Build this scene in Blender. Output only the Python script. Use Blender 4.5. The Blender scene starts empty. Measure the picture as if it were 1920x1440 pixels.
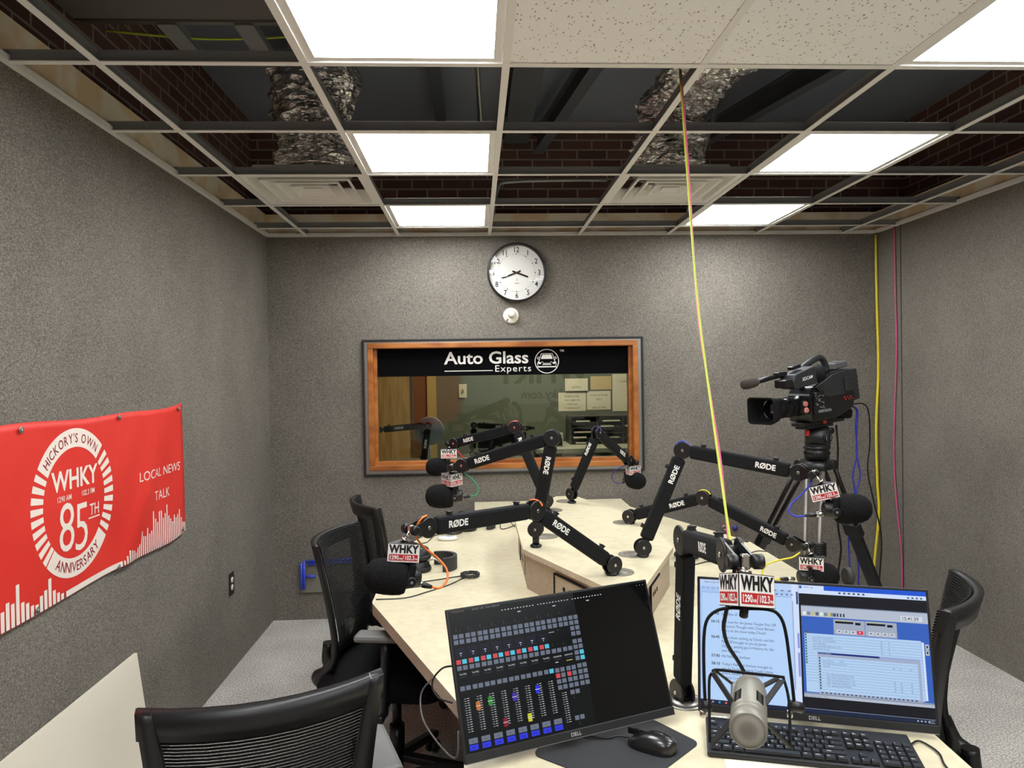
import bpy, bmesh, math, random
from math import sin, cos, pi, radians, sqrt, atan2
from mathutils import Vector as V, Matrix, Quaternion, noise

SC = bpy.context.scene
C = SC.collection
random.seed(7)

# ------------------------------------------------------------------ camera, world, exposure
CAMZ = 1.621
cam_d = bpy.data.cameras.new('camera'); cam = bpy.data.objects.new('camera', cam_d); C.objects.link(cam)
cam_d.sensor_width = 36; cam_d.lens = 1368.8 / 1920 * 36; cam_d.clip_start = 0.02; cam_d.clip_end = 60
_yaw, _pitch, _roll = 0.0496, -0.0116, -0.0154
_f = V((sin(_yaw)*cos(_pitch), cos(_yaw)*cos(_pitch), sin(_pitch)))
_r0 = V((cos(_yaw), -sin(_yaw), 0)); _u0 = _r0.cross(_f)
_r = _r0*cos(_roll) + _u0*sin(_roll); _u = -_r0*sin(_roll) + _u0*cos(_roll)
cam.matrix_world = Matrix(((_r.x, _u.x, -_f.x, 0), (_r.y, _u.y, -_f.y, 0), (_r.z, _u.z, -_f.z, CAMZ), (0, 0, 0, 1)))
SC.camera = cam
w = bpy.data.worlds.new('world'); SC.world = w; w.use_nodes = True
w.node_tree.nodes['Background'].inputs[0].default_value = (0.02, 0.02, 0.022, 1)
w.node_tree.nodes['Background'].inputs[1].default_value = 0.1
SC.view_settings.view_transform = 'Standard'; SC.view_settings.look = 'None'
SC.view_settings.exposure = 0.0; SC.view_settings.gamma = 1.0
try: SC.view_settings.use_curve_mapping = False
except Exception: pass
PANEL = 22.0           # radiance of the ceiling light panels
LAMP2 = 11.0           # unseen panel added to light the room behind the window

# ------------------------------------------------------------------ materials
def lin(c):
    c = c/255.0
    return c/12.92 if c <= 0.04045 else ((c+0.055)/1.055)**2.4
def rgb(r, g, b): return (lin(r), lin(g), lin(b), 1)
MATS = {}
def mat(name, col=(128, 128, 128), rough=0.5, metal=0.0, emit=None, es=1.0, alpha=None, spec=None, trans=0, coat=0):
    if name in MATS: return MATS[name]
    m = bpy.data.materials.new(name); m.use_nodes = True
    b = m.node_tree.nodes['Principled BSDF']
    b.inputs['Base Color'].default_value = rgb(*col)
    b.inputs['Roughness'].default_value = rough; b.inputs['Metallic'].default_value = metal
    if spec is not None: b.inputs['Specular IOR Level'].default_value = spec
    if emit: b.inputs['Emission Color'].default_value = rgb(*emit); b.inputs['Emission Strength'].default_value = es
    if trans: b.inputs['Transmission Weight'].default_value = trans
    if coat: b.inputs['Coat Weight'].default_value = coat
    MATS[name] = m
    return m
def nodes(m): return m.node_tree.nodes, m.node_tree.links, m.node_tree.nodes['Principled BSDF']
def tex(m, kind='noise', scale=50, detail=4, c1=(100,)*3, c2=(140,)*3, lo=0.35, hi=0.65, bump=0.0, bscale=None, vec=(1, 1, 1), dist=0.002, coords='Object'):
    N, L, b = nodes(m)
    tc = N.new('ShaderNodeTexCoord'); mp = N.new('ShaderNodeMapping'); mp.inputs['Scale'].default_value = vec
    L.new(tc.outputs[coords], mp.inputs[0])
    t = N.new('ShaderNodeTexNoise'); t.inputs['Scale'].default_value = scale; t.inputs['Detail'].default_value = detail
    L.new(mp.outputs[0], t.inputs['Vector'])
    r = N.new('ShaderNodeValToRGB'); r.color_ramp.elements[0].position = lo; r.color_ramp.elements[1].position = hi
    r.color_ramp.elements[0].color = rgb(*c1); r.color_ramp.elements[1].color = rgb(*c2)
    L.new(t.outputs[0], r.inputs[0]); L.new(r.outputs[0], b.inputs['Base Color'])
    if bump:
        t2 = t
        if bscale:
            t2 = N.new('ShaderNodeTexNoise'); t2.inputs['Scale'].default_value = bscale; t2.inputs['Detail'].default_value = 3
            L.new(mp.outputs[0], t2.inputs['Vector'])
        bp = N.new('ShaderNodeBump'); bp.inputs['Strength'].default_value = bump; bp.inputs['Distance'].default_value = dist
        L.new(t2.outputs[0], bp.inputs['Height']); L.new(bp.outputs[0], b.inputs['Normal'])
    return r
def cloth_wall(name, c1, c2, c3):
    m = mat(name, c2, 0.95, spec=0.1); N, L, b = nodes(m)
    tc = N.new('ShaderNodeTexCoord')
    def nz(sc, vec):
        mp = N.new('ShaderNodeMapping'); mp.inputs['Scale'].default_value = vec; L.new(tc.outputs['Object'], mp.inputs[0])
        t = N.new('ShaderNodeTexNoise'); t.inputs['Scale'].default_value = sc; t.inputs['Detail'].default_value = 2.5; t.inputs['Roughness'].default_value = 0.6
        L.new(mp.outputs[0], t.inputs['Vector']); return t
    a = nz(330, (1, 1, 0.5)); h = nz(260, (0.45, 0.45, 1.3)); big = nz(2.2, (1, 1, 1)); mid = nz(110, (1, 1, 1))
    mx = N.new('ShaderNodeMath'); mx.operation = 'ADD'; L.new(a.outputs[0], mx.inputs[0]); L.new(h.outputs[0], mx.inputs[1])
    mx3 = N.new('ShaderNodeMath'); mx3.operation = 'MULTIPLY_ADD'; L.new(mid.outputs[0], mx3.inputs[0]); mx3.inputs[1].default_value = 0.35; L.new(mx.outputs[0], mx3.inputs[2])
    mx2 = N.new('ShaderNodeMath'); mx2.operation = 'MULTIPLY_ADD'; L.new(big.outputs[0], mx2.inputs[0]); mx2.inputs[1].default_value = 0.25; L.new(mx3.outputs[0], mx2.inputs[2])
    mr = N.new('ShaderNodeMapRange'); mr.inputs[1].default_value = 0.95; mr.inputs[2].default_value = 1.65; L.new(mx2.outputs[0], mr.inputs[0])
    r = N.new('ShaderNodeValToRGB'); e = r.color_ramp.elements
    e[0].position = 0.12; e[0].color = rgb(*c1); e[1].position = 0.9; e[1].color = rgb(*c3)
    k = e.new(0.5); k.color = rgb(*c2)
    L.new(mr.outputs[0], r.inputs[0]); L.new(r.outputs[0], b.inputs['Base Color'])
    bp = N.new('ShaderNodeBump'); bp.inputs['Strength'].default_value = 0.5; bp.inputs['Distance'].default_value = 0.002
    L.new(mx.outputs[0], bp.inputs['Height']); L.new(bp.outputs[0], b.inputs['Normal'])
    return m
WALL = cloth_wall('woven_wall_cloth', (88, 84, 77), (118, 113, 104), (150, 144, 132))
CARPET = mat('carpet_pile', (150, 146, 140), 1.0, spec=0.05)
tex(CARPET, scale=120, detail=6, c1=(152, 147, 140), c2=(236, 231, 222), lo=0.34, hi=0.66, bump=1.0, dist=0.008)
# broad brushed patches in the pile
def carpet_patches():
    N, L, b = nodes(CARPET)
    ramp = [n for n in N if n.type == 'VALTORGB'][0]
    tc = [n for n in N if n.type == 'TEX_COORD'][0]
    t = N.new('ShaderNodeTexNoise'); t.inputs['Scale'].default_value = 3.2; t.inputs['Detail'].default_value = 3; L.new(tc.outputs['Object'], t.inputs['Vector'])
    r = N.new('ShaderNodeValToRGB'); r.color_ramp.elements[0].position = 0.35; r.color_ramp.elements[1].position = 0.7
    r.color_ramp.elements[0].color = (0.80, 0.80, 0.80, 1); r.color_ramp.elements[1].color = (1, 1, 1, 1); L.new(t.outputs[0], r.inputs[0])
    mx = N.new('ShaderNodeMix'); mx.data_type = 'RGBA'; mx.blend_type = 'MULTIPLY'; mx.inputs[0].default_value = 1
    L.new(ramp.outputs[0], mx.inputs[6]); L.new(r.outputs[0], mx.inputs[7]); L.new(mx.outputs[2], b.inputs['Base Color'])
carpet_patches()
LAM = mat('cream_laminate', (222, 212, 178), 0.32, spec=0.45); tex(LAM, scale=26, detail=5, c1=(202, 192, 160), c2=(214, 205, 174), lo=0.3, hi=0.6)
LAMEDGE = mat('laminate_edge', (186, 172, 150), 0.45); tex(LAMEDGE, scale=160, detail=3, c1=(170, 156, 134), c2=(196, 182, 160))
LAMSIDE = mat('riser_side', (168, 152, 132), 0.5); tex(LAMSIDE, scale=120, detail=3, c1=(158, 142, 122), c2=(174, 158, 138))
WHITEP = mat('white_painted_metal', (240, 238, 232), 0.4)
GALV = mat('galvanised_steel', (140, 142, 142), 0.45, 0.35)
TILE = mat('mineral_fibre_tile', (214, 200, 178), 0.95, spec=0.05)
def tile_tex():
    N, L, b = nodes(TILE)
    tc = N.new('ShaderNodeTexCoord'); mp = N.new('ShaderNodeMapping'); mp.inputs['Scale'].default_value = (1, 0.55, 1); L.new(tc.outputs['Object'], mp.inputs[0])
    n0 = N.new('ShaderNodeTexNoise'); n0.inputs['Scale'].default_value = 40; L.new(tc.outputs['Object'], n0.inputs['Vector'])
    add = N.new('ShaderNodeMix'); add.data_type = 'RGBA'; add.inputs[0].default_value = 0.02; L.new(mp.outputs[0], add.inputs[6]); L.new(n0.outputs['Color'], add.inputs[7])
    v = N.new('ShaderNodeTexVoronoi'); v.inputs['Scale'].default_value = 92; L.new(add.outputs[2], v.inputs['Vector'])
    g = N.new('ShaderNodeMath'); g.operation = 'GREATER_THAN'; L.new(v.outputs['Distance'], g.inputs[0]); g.inputs[1].default_value = 0.21
    sep = N.new('ShaderNodeSeparateColor'); L.new(v.outputs['Color'], sep.inputs[0])
    g2 = N.new('ShaderNodeMath'); g2.operation = 'GREATER_THAN'; L.new(sep.outputs[0], g2.inputs[0]); g2.inputs[1].default_value = 0.72
    mxx = N.new('ShaderNodeMath'); mxx.operation = 'MAXIMUM'; L.new(g.outputs[0], mxx.inputs[0]); L.new(g2.outputs[0], mxx.inputs[1])
    r = N.new('ShaderNodeMix'); r.data_type = 'RGBA'; r.inputs[6].default_value = rgb(172, 150, 118); r.inputs[7].default_value = rgb(250, 249, 247)
    L.new(mxx.outputs[0], r.inputs[0]); L.new(r.outputs[2], b.inputs['Base Color'])
tile_tex()
BLACK = mat('black_plastic', (18, 18, 19), 0.42)
BLACKM = mat('matt_black', (13, 14, 15), 0.75, spec=0.25)
SATIN = mat('satin_black_metal', (22, 23, 24), 0.3, 0.3)
SLEEVE = mat('black_sleeve_fabric', (17, 18, 20), 0.8, spec=0.25)
FOAM = mat('black_foam', (20, 20, 21), 1.0, spec=0.1); tex(FOAM, scale=420, detail=2, c1=(10, 10, 11), c2=(38, 37, 37), bump=0.8, dist=0.002)
CHROME = mat('chrome', (200, 196, 188), 0.2, 1.0)
STEEL = mat('brushed_steel', (160, 158, 152), 0.35, 0.9)
WHITE = mat('white_print', (236, 234, 228), 0.5)
INK = mat('black_ink', (12, 12, 12), 0.5)
RED = mat('red_print', (186, 36, 38), 0.5)
BANNER = mat('red_banner_vinyl', (216, 48, 38), 0.5); 
tex(BANNER, scale=3, detail=2, c1=(214, 46, 37), c2=(222, 54, 43), bump=0.12, bscale=3.5, dist=0.08)
WOOD = mat('varnished_oak_frame', (150, 88, 36), 0.35, spec=0.5); tex(WOOD, scale=14, detail=5, c1=(140, 78, 30), c2=(178, 112, 52), vec=(0.4, 1, 1), bump=0.05)
DOORW = mat('door_veneer', (190, 150, 86), 0.4); tex(DOORW, scale=9, detail=6, c1=(176, 134, 72), c2=(204, 164, 98), vec=(3, 3, 0.3))
GLASS = None
def glass(name, refl=1.45, tint=(1, 1, 1), mul=1.0):
    m = bpy.data.materials.new(name); m.use_nodes = True; N = m.node_tree.nodes; L = m.node_tree.links
    for n in list(N): N.remove(n)
    o = N.new('ShaderNodeOutputMaterial'); t = N.new('ShaderNodeBsdfTransparent'); t.inputs[0].default_value = (*tint, 1)
    g = N.new('ShaderNodeBsdfGlossy'); g.inputs['Roughness'].default_value = 0.01
    fr = N.new('ShaderNodeFresnel'); fr.inputs[0].default_value = refl
    mm = N.new('ShaderNodeMath'); mm.operation = 'MULTIPLY'; mm.inputs[1].default_value = mul; L.new(fr.outputs[0], mm.inputs[0])
    mx = N.new('ShaderNodeMixShader'); L.new(mm.outputs[0], mx.inputs[0]); L.new(t.outputs[0], mx.inputs[1]); L.new(g.outputs[0], mx.inputs[2])
    L.new(mx.outputs[0], o.inputs[0]); return m
WGLASS = glass('window_glass', 1.5, (0.9, 0.93, 0.9), 1.15)
CGLASS = glass('clock_glass', 1.45, (1, 1, 1), 1.0)
def emis(name, col, s=1.0):
    return mat(name, (0, 0, 0), 0.35, emit=col, es=s, spec=0.3)
LIGHTP = mat('lit_diffuser', (255, 255, 255), 0.6, emit=(250, 252, 255), es=PANEL)
BRICK = mat('red_brick', (90, 50, 40), 0.95)
def brick_tex(m, ax):
    N, L, b = nodes(m)
    tc = N.new('ShaderNodeTexCoord'); sp = N.new('ShaderNodeSeparateXYZ'); cb = N.new('ShaderNodeCombineXYZ')
    L.new(tc.outputs['Object'], sp.inputs[0]); L.new(sp.outputs[ax], cb.inputs[0]); L.new(sp.outputs[2], cb.inputs[1])
    t = N.new('ShaderNodeTexBrick'); L.new(cb.outputs[0], t.inputs['Vector'])
    t.inputs['Scale'].default_value = 1; t.inputs['Brick Width'].default_value = 0.21; t.inputs['Row Height'].default_value = 0.068
    t.inputs['Mortar Size'].default_value = 0.006; t.inputs['Color1'].default_value = rgb(112, 80, 72); t.inputs['Color2'].default_value = rgb(92, 66, 62)
    t.inputs['Mortar'].default_value = rgb(148, 138, 130)
    L.new(t.outputs[0], b.inputs['Base Color'])
brick_tex(BRICK, 0)
BRICKS = mat('red_brick_side', (90, 50, 40), 0.95); brick_tex(BRICKS, 1)
DECK = mat('dark_deck', (128, 134, 146), 0.9)
DRY = mat('bare_drywall', (188, 166, 130), 0.95); tex(DRY, scale=5, detail=6, c1=(226, 202, 164), c2=(236, 226, 206), lo=0.45, hi=0.56)
FOIL = mat('crumpled_foil', (210, 206, 200), 0.24, 0.92)
tex(FOIL, scale=7, detail=8, c1=(200, 196, 190), c2=(250, 249, 246), bump=0.7, bscale=12, dist=0.05, vec=(1, 1, 2.6))

# ------------------------------------------------------------------ text
_tc = {}
def text_geo(s, size=1.0, bold=0.0, xs=1.0, align='CENTER', spacing=1.0, shear=0.0):
    key = (s, size, bold, xs, align, spacing, shear)
    if key in _tc: return _tc[key]
    cu = bpy.data.curves.new('t', 'FONT'); cu.body = s; cu.size = size; cu.offset = bold*size; cu.align_x = align
    cu.space_character = spacing; cu.resolution_u = 3; cu.shear = shear; cu.fill_mode = 'FRONT'
    o = bpy.data.objects.new('t', cu); C.objects.link(o)
    dg = bpy.context.evaluated_depsgraph_get(); dg.update()
    me = bpy.data.meshes.new_from_object(o.evaluated_get(dg))
    vs = [(v.co.x*xs, v.co.y) for v in me.vertices]; fs = [tuple(p.vertices) for p in me.polygons]
    bpy.data.objects.remove(o); bpy.data.curves.remove(cu); bpy.data.meshes.remove(me)
    _tc[key] = (vs, fs); return _tc[key]

# ------------------------------------------------------------------ mesh builder
ROOTM = {}
def frame(z, x=None):
    z = V(z).normalized(); x = V(x) if x is not None else (V((0, 0, 1)) if abs(z.z) < 0.9 else V((1, 0, 0)))
    y = z.cross(x).normalized(); x = y.cross(z)
    return Matrix((x, y, z)).transposed().to_4x4()
def T(x, y=None, z=None): return Matrix.Translation(V(x) if y is None else V((x, y, z)))
def R(a, ax='Z'): return Matrix.Rotation(a, 4, ax)
class MB:
    def __init__(s, M=None):
        s.b = bmesh.new(); s.M = M or Matrix(); s.mi = 0; s.sm = False
    def vv(s, pts): return [s.b.verts.new(s.M @ V(p)) for p in pts]
    def face(s, vs, smooth=None):
        try: f = s.b.faces.new(vs)
        except ValueError: return
        f.material_index = s.mi; f.smooth = s.sm if smooth is None else smooth
        return f
    def poly(s, pts): s.face(s.vv(pts))
    def box(s, c, d, M=None, bev=0.0):
        M = M or Matrix(); x, y, z = [k/2 for k in d]; c = V(c)
        if bev > 0:
            bev = min(bev, x*.95, y*.95, z*.95)
            t = bmesh.new(); bmesh.ops.create_cube(t, size=1)
            for v in t.verts: v.co = V((v.co.x*d[0], v.co.y*d[1], v.co.z*d[2]))
            bmesh.ops.bevel(t, geom=t.edges[:], offset=bev, segments=2, affect='EDGES', profile=0.5)
            mp = {v: s.b.verts.new(s.M @ (T(c) @ M @ v.co)) for v in t.verts}
            for f in t.faces: s.face([mp[v] for v in f.verts])
            t.free(); return
        P = [V((a*x, b*y, e*z)) for a in (-1, 1) for b in (-1, 1) for e in (-1, 1)]
        v = s.vv([T(c) @ M @ p for p in P])
        for f in ((0, 1, 3, 2), (4, 6, 7, 5), (0, 4, 5, 1), (2, 3, 7, 6), (0, 2, 6, 4), (1, 5, 7, 3)): s.face([v[i] for i in f])
    def beam(s, a, b, wx, wy, up=(0, 0, 1), bev=0.0):
        a = V(a); b = V(b); F = frame(b-a, up); s.box((a+b)/2, (wx, wy, (b-a).length), F, bev)   # wx along 'up', wy across
    def lathe(s, prof, M=None, seg=24, smooth=True, cap=True, a0=0, a1=2*pi, sx=1, sy=1):
        M = M or Matrix(); full = abs(a1-a0-2*pi) < 1e-6; n = seg if full else seg+1
        rings = []
        for r, z in prof:
            rings.append(s.vv([M @ V((r*cos(a0+(a1-a0)*i/seg)*sx, r*sin(a0+(a1-a0)*i/seg)*sy, z)) for i in range(n)]))
        for A, B in zip(rings, rings[1:]):
            for i in range(seg):
                j = (i+1) % n if full else i+1
                s.face([A[i], A[j], B[j], B[i]], smooth)
        if cap and full:
            s.face(rings[0][::-1], False); s.face(rings[-1], False)
    def cyl(s, a, b, r, r2=None, seg=16, smooth=True):
        a = V(a); b = V(b); s.lathe([(r, 0), (r if r2 is None else r2, (b-a).length)], T(a) @ frame(b-a), seg, smooth)
    def rod(s, a, b, r, bev=None, seg=20):
        a = V(a); b = V(b); L = (b-a).length; e = bev or r*0.2
        s.lathe([(r-e, 0), (r, e), (r, L-e), (r-e, L)], T(a) @ frame(b-a), seg)
    def tube(s, pts, r, seg=8, smooth=3, closed=False, flat=1.0):
        P = [V(p) for p in pts]
        if smooth and len(P) > 2:
            Q = []
            n = len(P)
            rng = range(n) if closed else range(n-1)
            for i in rng:
                p0 = P[i-1] if (i > 0 or closed) else P[0]*2-P[1]
                p1 = P[i]; p2 = P[(i+1) % n]; p3 = P[(i+2) % n] if (i+2 < n or closed) else P[-1]*2-P[-2]
                for k in range(smooth):
                    t = k/smooth
                    Q.append(0.5*((2*p1)+(-p0+p2)*t+(2*p0-5*p1+4*p2-p3)*t*t+(-p0+3*p1-3*p2+p3)*t*t*t))
            if not closed: Q.append(P[-1])
            P = Q
        n = len(P); rings = []; up = V((0.13, 0.21, 0.97)).normalized()
        prevx = None
        for i in range(n):
            d = (P[(i+1) % n]-P[i-1]) if closed else (P[min(i+1, n-1)]-P[max(i-1, 0)])
            if d.length < 1e-9: d = V((0, 0, 1))
            d.normalize()
            x = (prevx or up); x = x - d*x.dot(d)
            if x.length < 1e-4: x = d.orthogonal()
            x.normalize(); prevx = x; y = d.cross(x)
            rr = r(i/(n-1)) if callable(r) else r
            rings.append(s.vv([P[i] + (x*cos(2*pi*k/seg)*flat + y*sin(2*pi*k/seg))*rr for k in range(seg)]))
        m = n if closed else n-1
        for i in range(m):
            A = rings[i]; B = rings[(i+1) % n]
            for k in range(seg): s.face([A[k], A[(k+1) % seg], B[(k+1) % seg], B[k]], True)
        if not closed: s.face(rings[0][::-1], False); s.face(rings[-1], False)
    def prism(s, pts, z0, z1, M=None):
        M = M or Matrix()
        a = s.vv([M @ V((p[0], p[1], z0)) for p in pts]); b = s.vv([M @ V((p[0], p[1], z1)) for p in pts]); n = len(pts)
        s.face(a[::-1]); s.face(b)
        for i in range(n): s.face([a[i], a[(i+1) % n], b[(i+1) % n], b[i]])
    def text(s, t, M, size, bold=0.0, xs=1.0, align='CENTER', spacing=1.0, shear=0.0):
        vs, fs = text_geo(t, size, bold, xs, align, spacing, shear)
        v = s.vv([M @ V((p[0], p[1], 0)) for p in vs])
        for f in fs: s.face([v[i] for i in f], False)
    def rect(s, M, x0, y0, x1, y1, z=0): s.poly([M @ V(p) for p in ((x0, y0, z), (x1, y0, z), (x1, y1, z), (x0, y1, z))])
    def build(s, name, mats, parent=None, kind=None):
        inv = ROOTM[parent].inverted() if parent in ROOTM else Matrix()
        me = bpy.data.meshes.new(name); bmesh.ops.recalc_face_normals(s.b, faces=s.b.faces) if getattr(s, 'fix', True) else None
        s.b.transform(inv); s.b.to_mesh(me); s.b.free()
        o = bpy.data.objects.new(name, me); C.objects.link(o)
        for m in (mats if isinstance(mats, (list, tuple)) else [mats]): me.materials.append(m)
        if parent: o.parent = parent; ROOTM[o] = ROOTM.get(parent, Matrix())
        else: ROOTM[o] = Matrix()
        if kind: o['kind'] = kind
        return o
def tag(o, label, cat, group=None):
    o['label'] = label; o['category'] = cat
    if group: o['group'] = group
    return o
def thing(name, label, cat, M, group=None):
    o = bpy.data.objects.new(name, None); C.objects.link(o); o.empty_display_size = 0.05
    M = M if isinstance(M, Matrix) else T(M)
    o.matrix_world = M; ROOTM[o] = M.copy()
    return tag(o, label, cat, group)
def struct(name, mb, m): return mb.build(name, m, None, 'structure')
KIDS = {}
def copy_tree(o, M, label, parent=None):
    c = o.copy(); C.objects.link(c)
    if parent is None: c.matrix_world = M; c['label'] = label
    else: c.parent = parent
    for ch in [k for k in list(C.objects) if k.parent == o]: copy_tree(ch, None, None, c)
    return c
# ------------------------------------------------------------------ room shell
XL, XR, YB, YF, ZC, H, RZ = -1.381, 2.795, 4.959, -1.9, 2.5705, 0.77, 0.93
BAND = 2.72                                     # top of the drywall above the cloth
def slab(x0, x1, y0, y1, z0, z1, mb=None):
    mb = mb or MB(); mb.box(((x0+x1)/2, (y0+y1)/2, (z0+z1)/2), (x1-x0, y1-y0, z1-z0)); return mb
struct('floor', slab(-2.2, 3.6, -2.1, 8.0, -0.1, 0), CARPET)
struct('wall_left', slab(XL-0.12, XL, YF, YB, 0, ZC), WALL)
struct('wall_right', slab(XR, XR+0.12, YF, YB, 0, ZC), WALL)
struct('wall_rear', slab(XL-0.12, XR+0.12, YF-0.12, YF, 0, 3.4), mat('rear_wall_fill', (172, 167, 156), 0.9))  # out of view; pale colour chosen to bounce fill light forward
# back wall with the window opening
WX0, WX1, WZ0, WZ1 = -0.735, 1.125, 0.975, 1.865
mb = MB()
slab(XL-0.12, WX0, YB, YB+0.14, 0, ZC, mb); slab(WX1, XR+0.12, YB, YB+0.14, 0, ZC, mb)
slab(WX0, WX1, YB, YB+0.14, 0, WZ0, mb); slab(WX0, WX1, YB, YB+0.14, WZ1, ZC, mb)
struct('wall_back', mb, WALL)
# bare drywall continuing above the ceiling grid
mb = MB(); slab(XL-0.12, XL+0.001, YF, YB, ZC, BAND, mb); struct('wall_left_drywall', mb, DRY)
mb = MB(); slab(XR-0.001, XR+0.12, YF, YB, ZC, BAND, mb); struct('wall_right_drywall', mb, DRY)
mb = MB(); slab(XL, XR, YB-0.001, YB+0.14, ZC, BAND, mb); struct('wall_back_drywall', mb, DRY)
# brick shell of the void above
struct('wall_brick_back', slab(XL-0.5, XR+0.6, YB+0.15, YB+0.3, 2.4, 3.5), BRICK)
struct('wall_brick_left', slab(XL-0.30, XL-0.14, YF, YB+0.15, 2.4, 3.5), BRICKS)
struct('wall_brick_right', slab(XR+0.3, XR+0.5, YF, YB+0.15, 2.4, 3.5), BRICKS)
struct('ceiling', slab(XL-0.5, XR+0.6, YF-0.1, YB+0.3, 3.4, 3.5), DECK)
struct('trim_1', slab(XL, XL+0.022, YF, YB, ZC-0.002, ZC+0.02), WHITEP)
struct('trim_2', slab(XR-0.022, XR, YF, YB, ZC-0.002, ZC+0.02), WHITEP)
struct('trim_3', slab(XL, XR, YB-0.022, YB, ZC-0.002, ZC+0.02), WHITEP)
# dark seam in the right hand wall cloth
mb = MB(); slab(XR-0.003, XR+0.01, 4.655, 4.663, 0, ZC, mb); struct('trim_4', mb, mat('seam_grey', (66, 63, 57), 0.95))
GX = [0.1083 + (i-3)*0.6096 for i in range(0, 9)]        # grid lines 0..8 (0 is the left wall side, outside)
def gx(i): return 0.1083 + (i-3)*0.6096
def gy(j): return 2.2432 + j*0.6096
n = 5
for i in range(1, 8):
    mb = MB(); x = gx(i)
    slab(x-0.012, x+0.012, YF, YB, ZC, ZC+0.003, mb); mb.mi = 1
    slab(x-0.0012, x+0.0012, YF, YB, ZC+0.003, ZC+0.03, mb); slab(x-0.004, x+0.004, YF, YB, ZC+0.03, ZC+0.042, mb)
    struct('trim_%d' % n, mb, [WHITEP, GALV]); n += 1
for j in range(-6, 5):
    mb = MB(); y = gy(j)
    slab(XL, XR, y-0.012, y+0.012, ZC-0.0005, ZC+0.0025, mb); mb.mi = 1
    slab(XL, XR, y-0.0012, y+0.0012, ZC+0.003, ZC+0.03, mb); slab(XL, XR, y-0.004, y+0.004, ZC+0.028, ZC+0.038, mb)
    struct('trim_%d' % n, mb, [WHITEP, GALV]); n += 1

# ceiling lights, tiles, diffusers
def cell(i, j): return (gx(i)+0.3048, gy(j)+0.3048)
def light(i, j, label):
    x, y = cell(i, j)
    t = thing('ceiling_light', label, 'ceiling light', T(x, y, ZC), 'square light panels in the ceiling grid')
    mb = MB(); h = 0.292
    for a, b, c, d in ((-h, -h, h, -h+0.026), (-h, h-0.026, h, h), (-h, -h+0.026, -h+0.026, h-0.026), (h-0.026, -h+0.026, h, h-0.026)):
        slab(x+a, x+c, y+b, y+d, ZC+0.004, ZC+0.012, mb)
    slab(x-h, x+h, y-h, y+h, ZC+0.03, ZC+0.045, mb)
    mb.build('light_frame', WHITEP, t)
    slab(x-h+0.026, x+h-0.026, y-h+0.026, y+h-0.026, ZC+0.007, ZC+0.012).build('diffuser', LIGHTP, t)
light(2, -1, 'bright square light panel left of the tiles at the top edge')
light(2, 1, 'bright square light panel nearest the left foil duct, left row')
light(2, 3, 'farthest small light panel in the left row, above the clock wall')
light(5, -1, 'bright light panel cut off by the top right corner')
light(5, 1, 'bright light panel in the middle of the right row')
light(5, 3, 'farthest light panel in the right row, behind the hanging cords')
for k, (i, j) in enumerate(((2, -3), (5, -3), (2, -5), (5, -5))):  # unseen panels added for illumination, repeating the visible pattern
    light(i, j, ('added unseen left light panel just behind the viewer', 'added unseen right light panel just behind the viewer', 'added unseen left light panel at the rear wall behind the viewer', 'added unseen right light panel at the rear wall behind the viewer')[k])
def ctile(i, j, label):
    x, y = cell(i, j); x0 = max(x-0.3, XL+0.005); x1 = min(x+0.3, XR-0.005); y1 = min(y+0.3, YB-0.005)
    o = slab(x0, x1, y-0.3, y1, ZC+0.004, ZC+0.02).build('ceiling_tile', TILE)
    tag(o, label, 'ceiling tile', 'speckled tiles lying in the ceiling grid')
ctile(3, -1, 'speckled cream ceiling tile right of the big light panel')
ctile(4, -1, 'speckled cream ceiling tile left of the corner light panel')
rear_tiles = MB()
for j in (-6, -5, -4, -3, -2):
    for i in range(0, 8):
        if (i, j) in ((2, -3), (5, -3), (2, -5), (5, -5)): continue
        if j == -2 and i < 2: continue
        x, y = cell(i, j); slab(max(x-0.3, XL+0.005), min(x+0.3, XR-0.005), max(y-0.3, YF+0.005), y+0.3, ZC+0.004, ZC+0.02, rear_tiles)
struct('ceiling_rear', rear_tiles, TILE)
def diffuser(i, j, label):
    x, y = cell(i, j)
    t = thing('air_diffuser', label, 'air vent', T(x, y, ZC), 'square air diffusers')
    mb = MB(T(x, y, ZC))
    def sq(h, z): return [(-h, -h, z), (h, -h, z), (h, h, z), (-h, h, z)]
    def ring(h0, z0, h1, z1):
        A = mb.vv(sq(h0, z0)); B = mb.vv(sq(h1, z1))
        for k in range(4): mb.face([A[k], A[(k+1) % 4], B[(k+1) % 4], B[k]])
    ring(0.292, 0.004, 0.262, 0.004); ring(0.262, 0.004, 0.235, 0.07); ring(0.292, 0.004, 0.292, 0.01); ring(0.292, 0.01, 0.262, 0.01)
    mb.build('vent_frame', WHITEP, t)
    for h0 in (0.215, 0.155, 0.095):
        mb = MB(T(x, y, ZC)); ring(h0, 0.0, h0-0.012, 0.002); ring(h0, 0, h0+0.001, 0.004); ring(h0-0.012, 0.002, h0-0.045, 0.06); ring(h0+0.001, 0.004, h0-0.04, 0.066)
        mb.build('louvre', WHITEP, t)
    mb = MB(T(x, y, ZC)); mb.poly(sq(0.045, 0.004)); ring(0.045, 0.004, 0.03, 0.03); mb.build('centre_plate', WHITEP, t)
    return t
diffuser(1, 2, 'white square air diffuser under the left foil duct')
diffuser(4, 2, 'white square air diffuser crossed by the yellow hanging cord')

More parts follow.
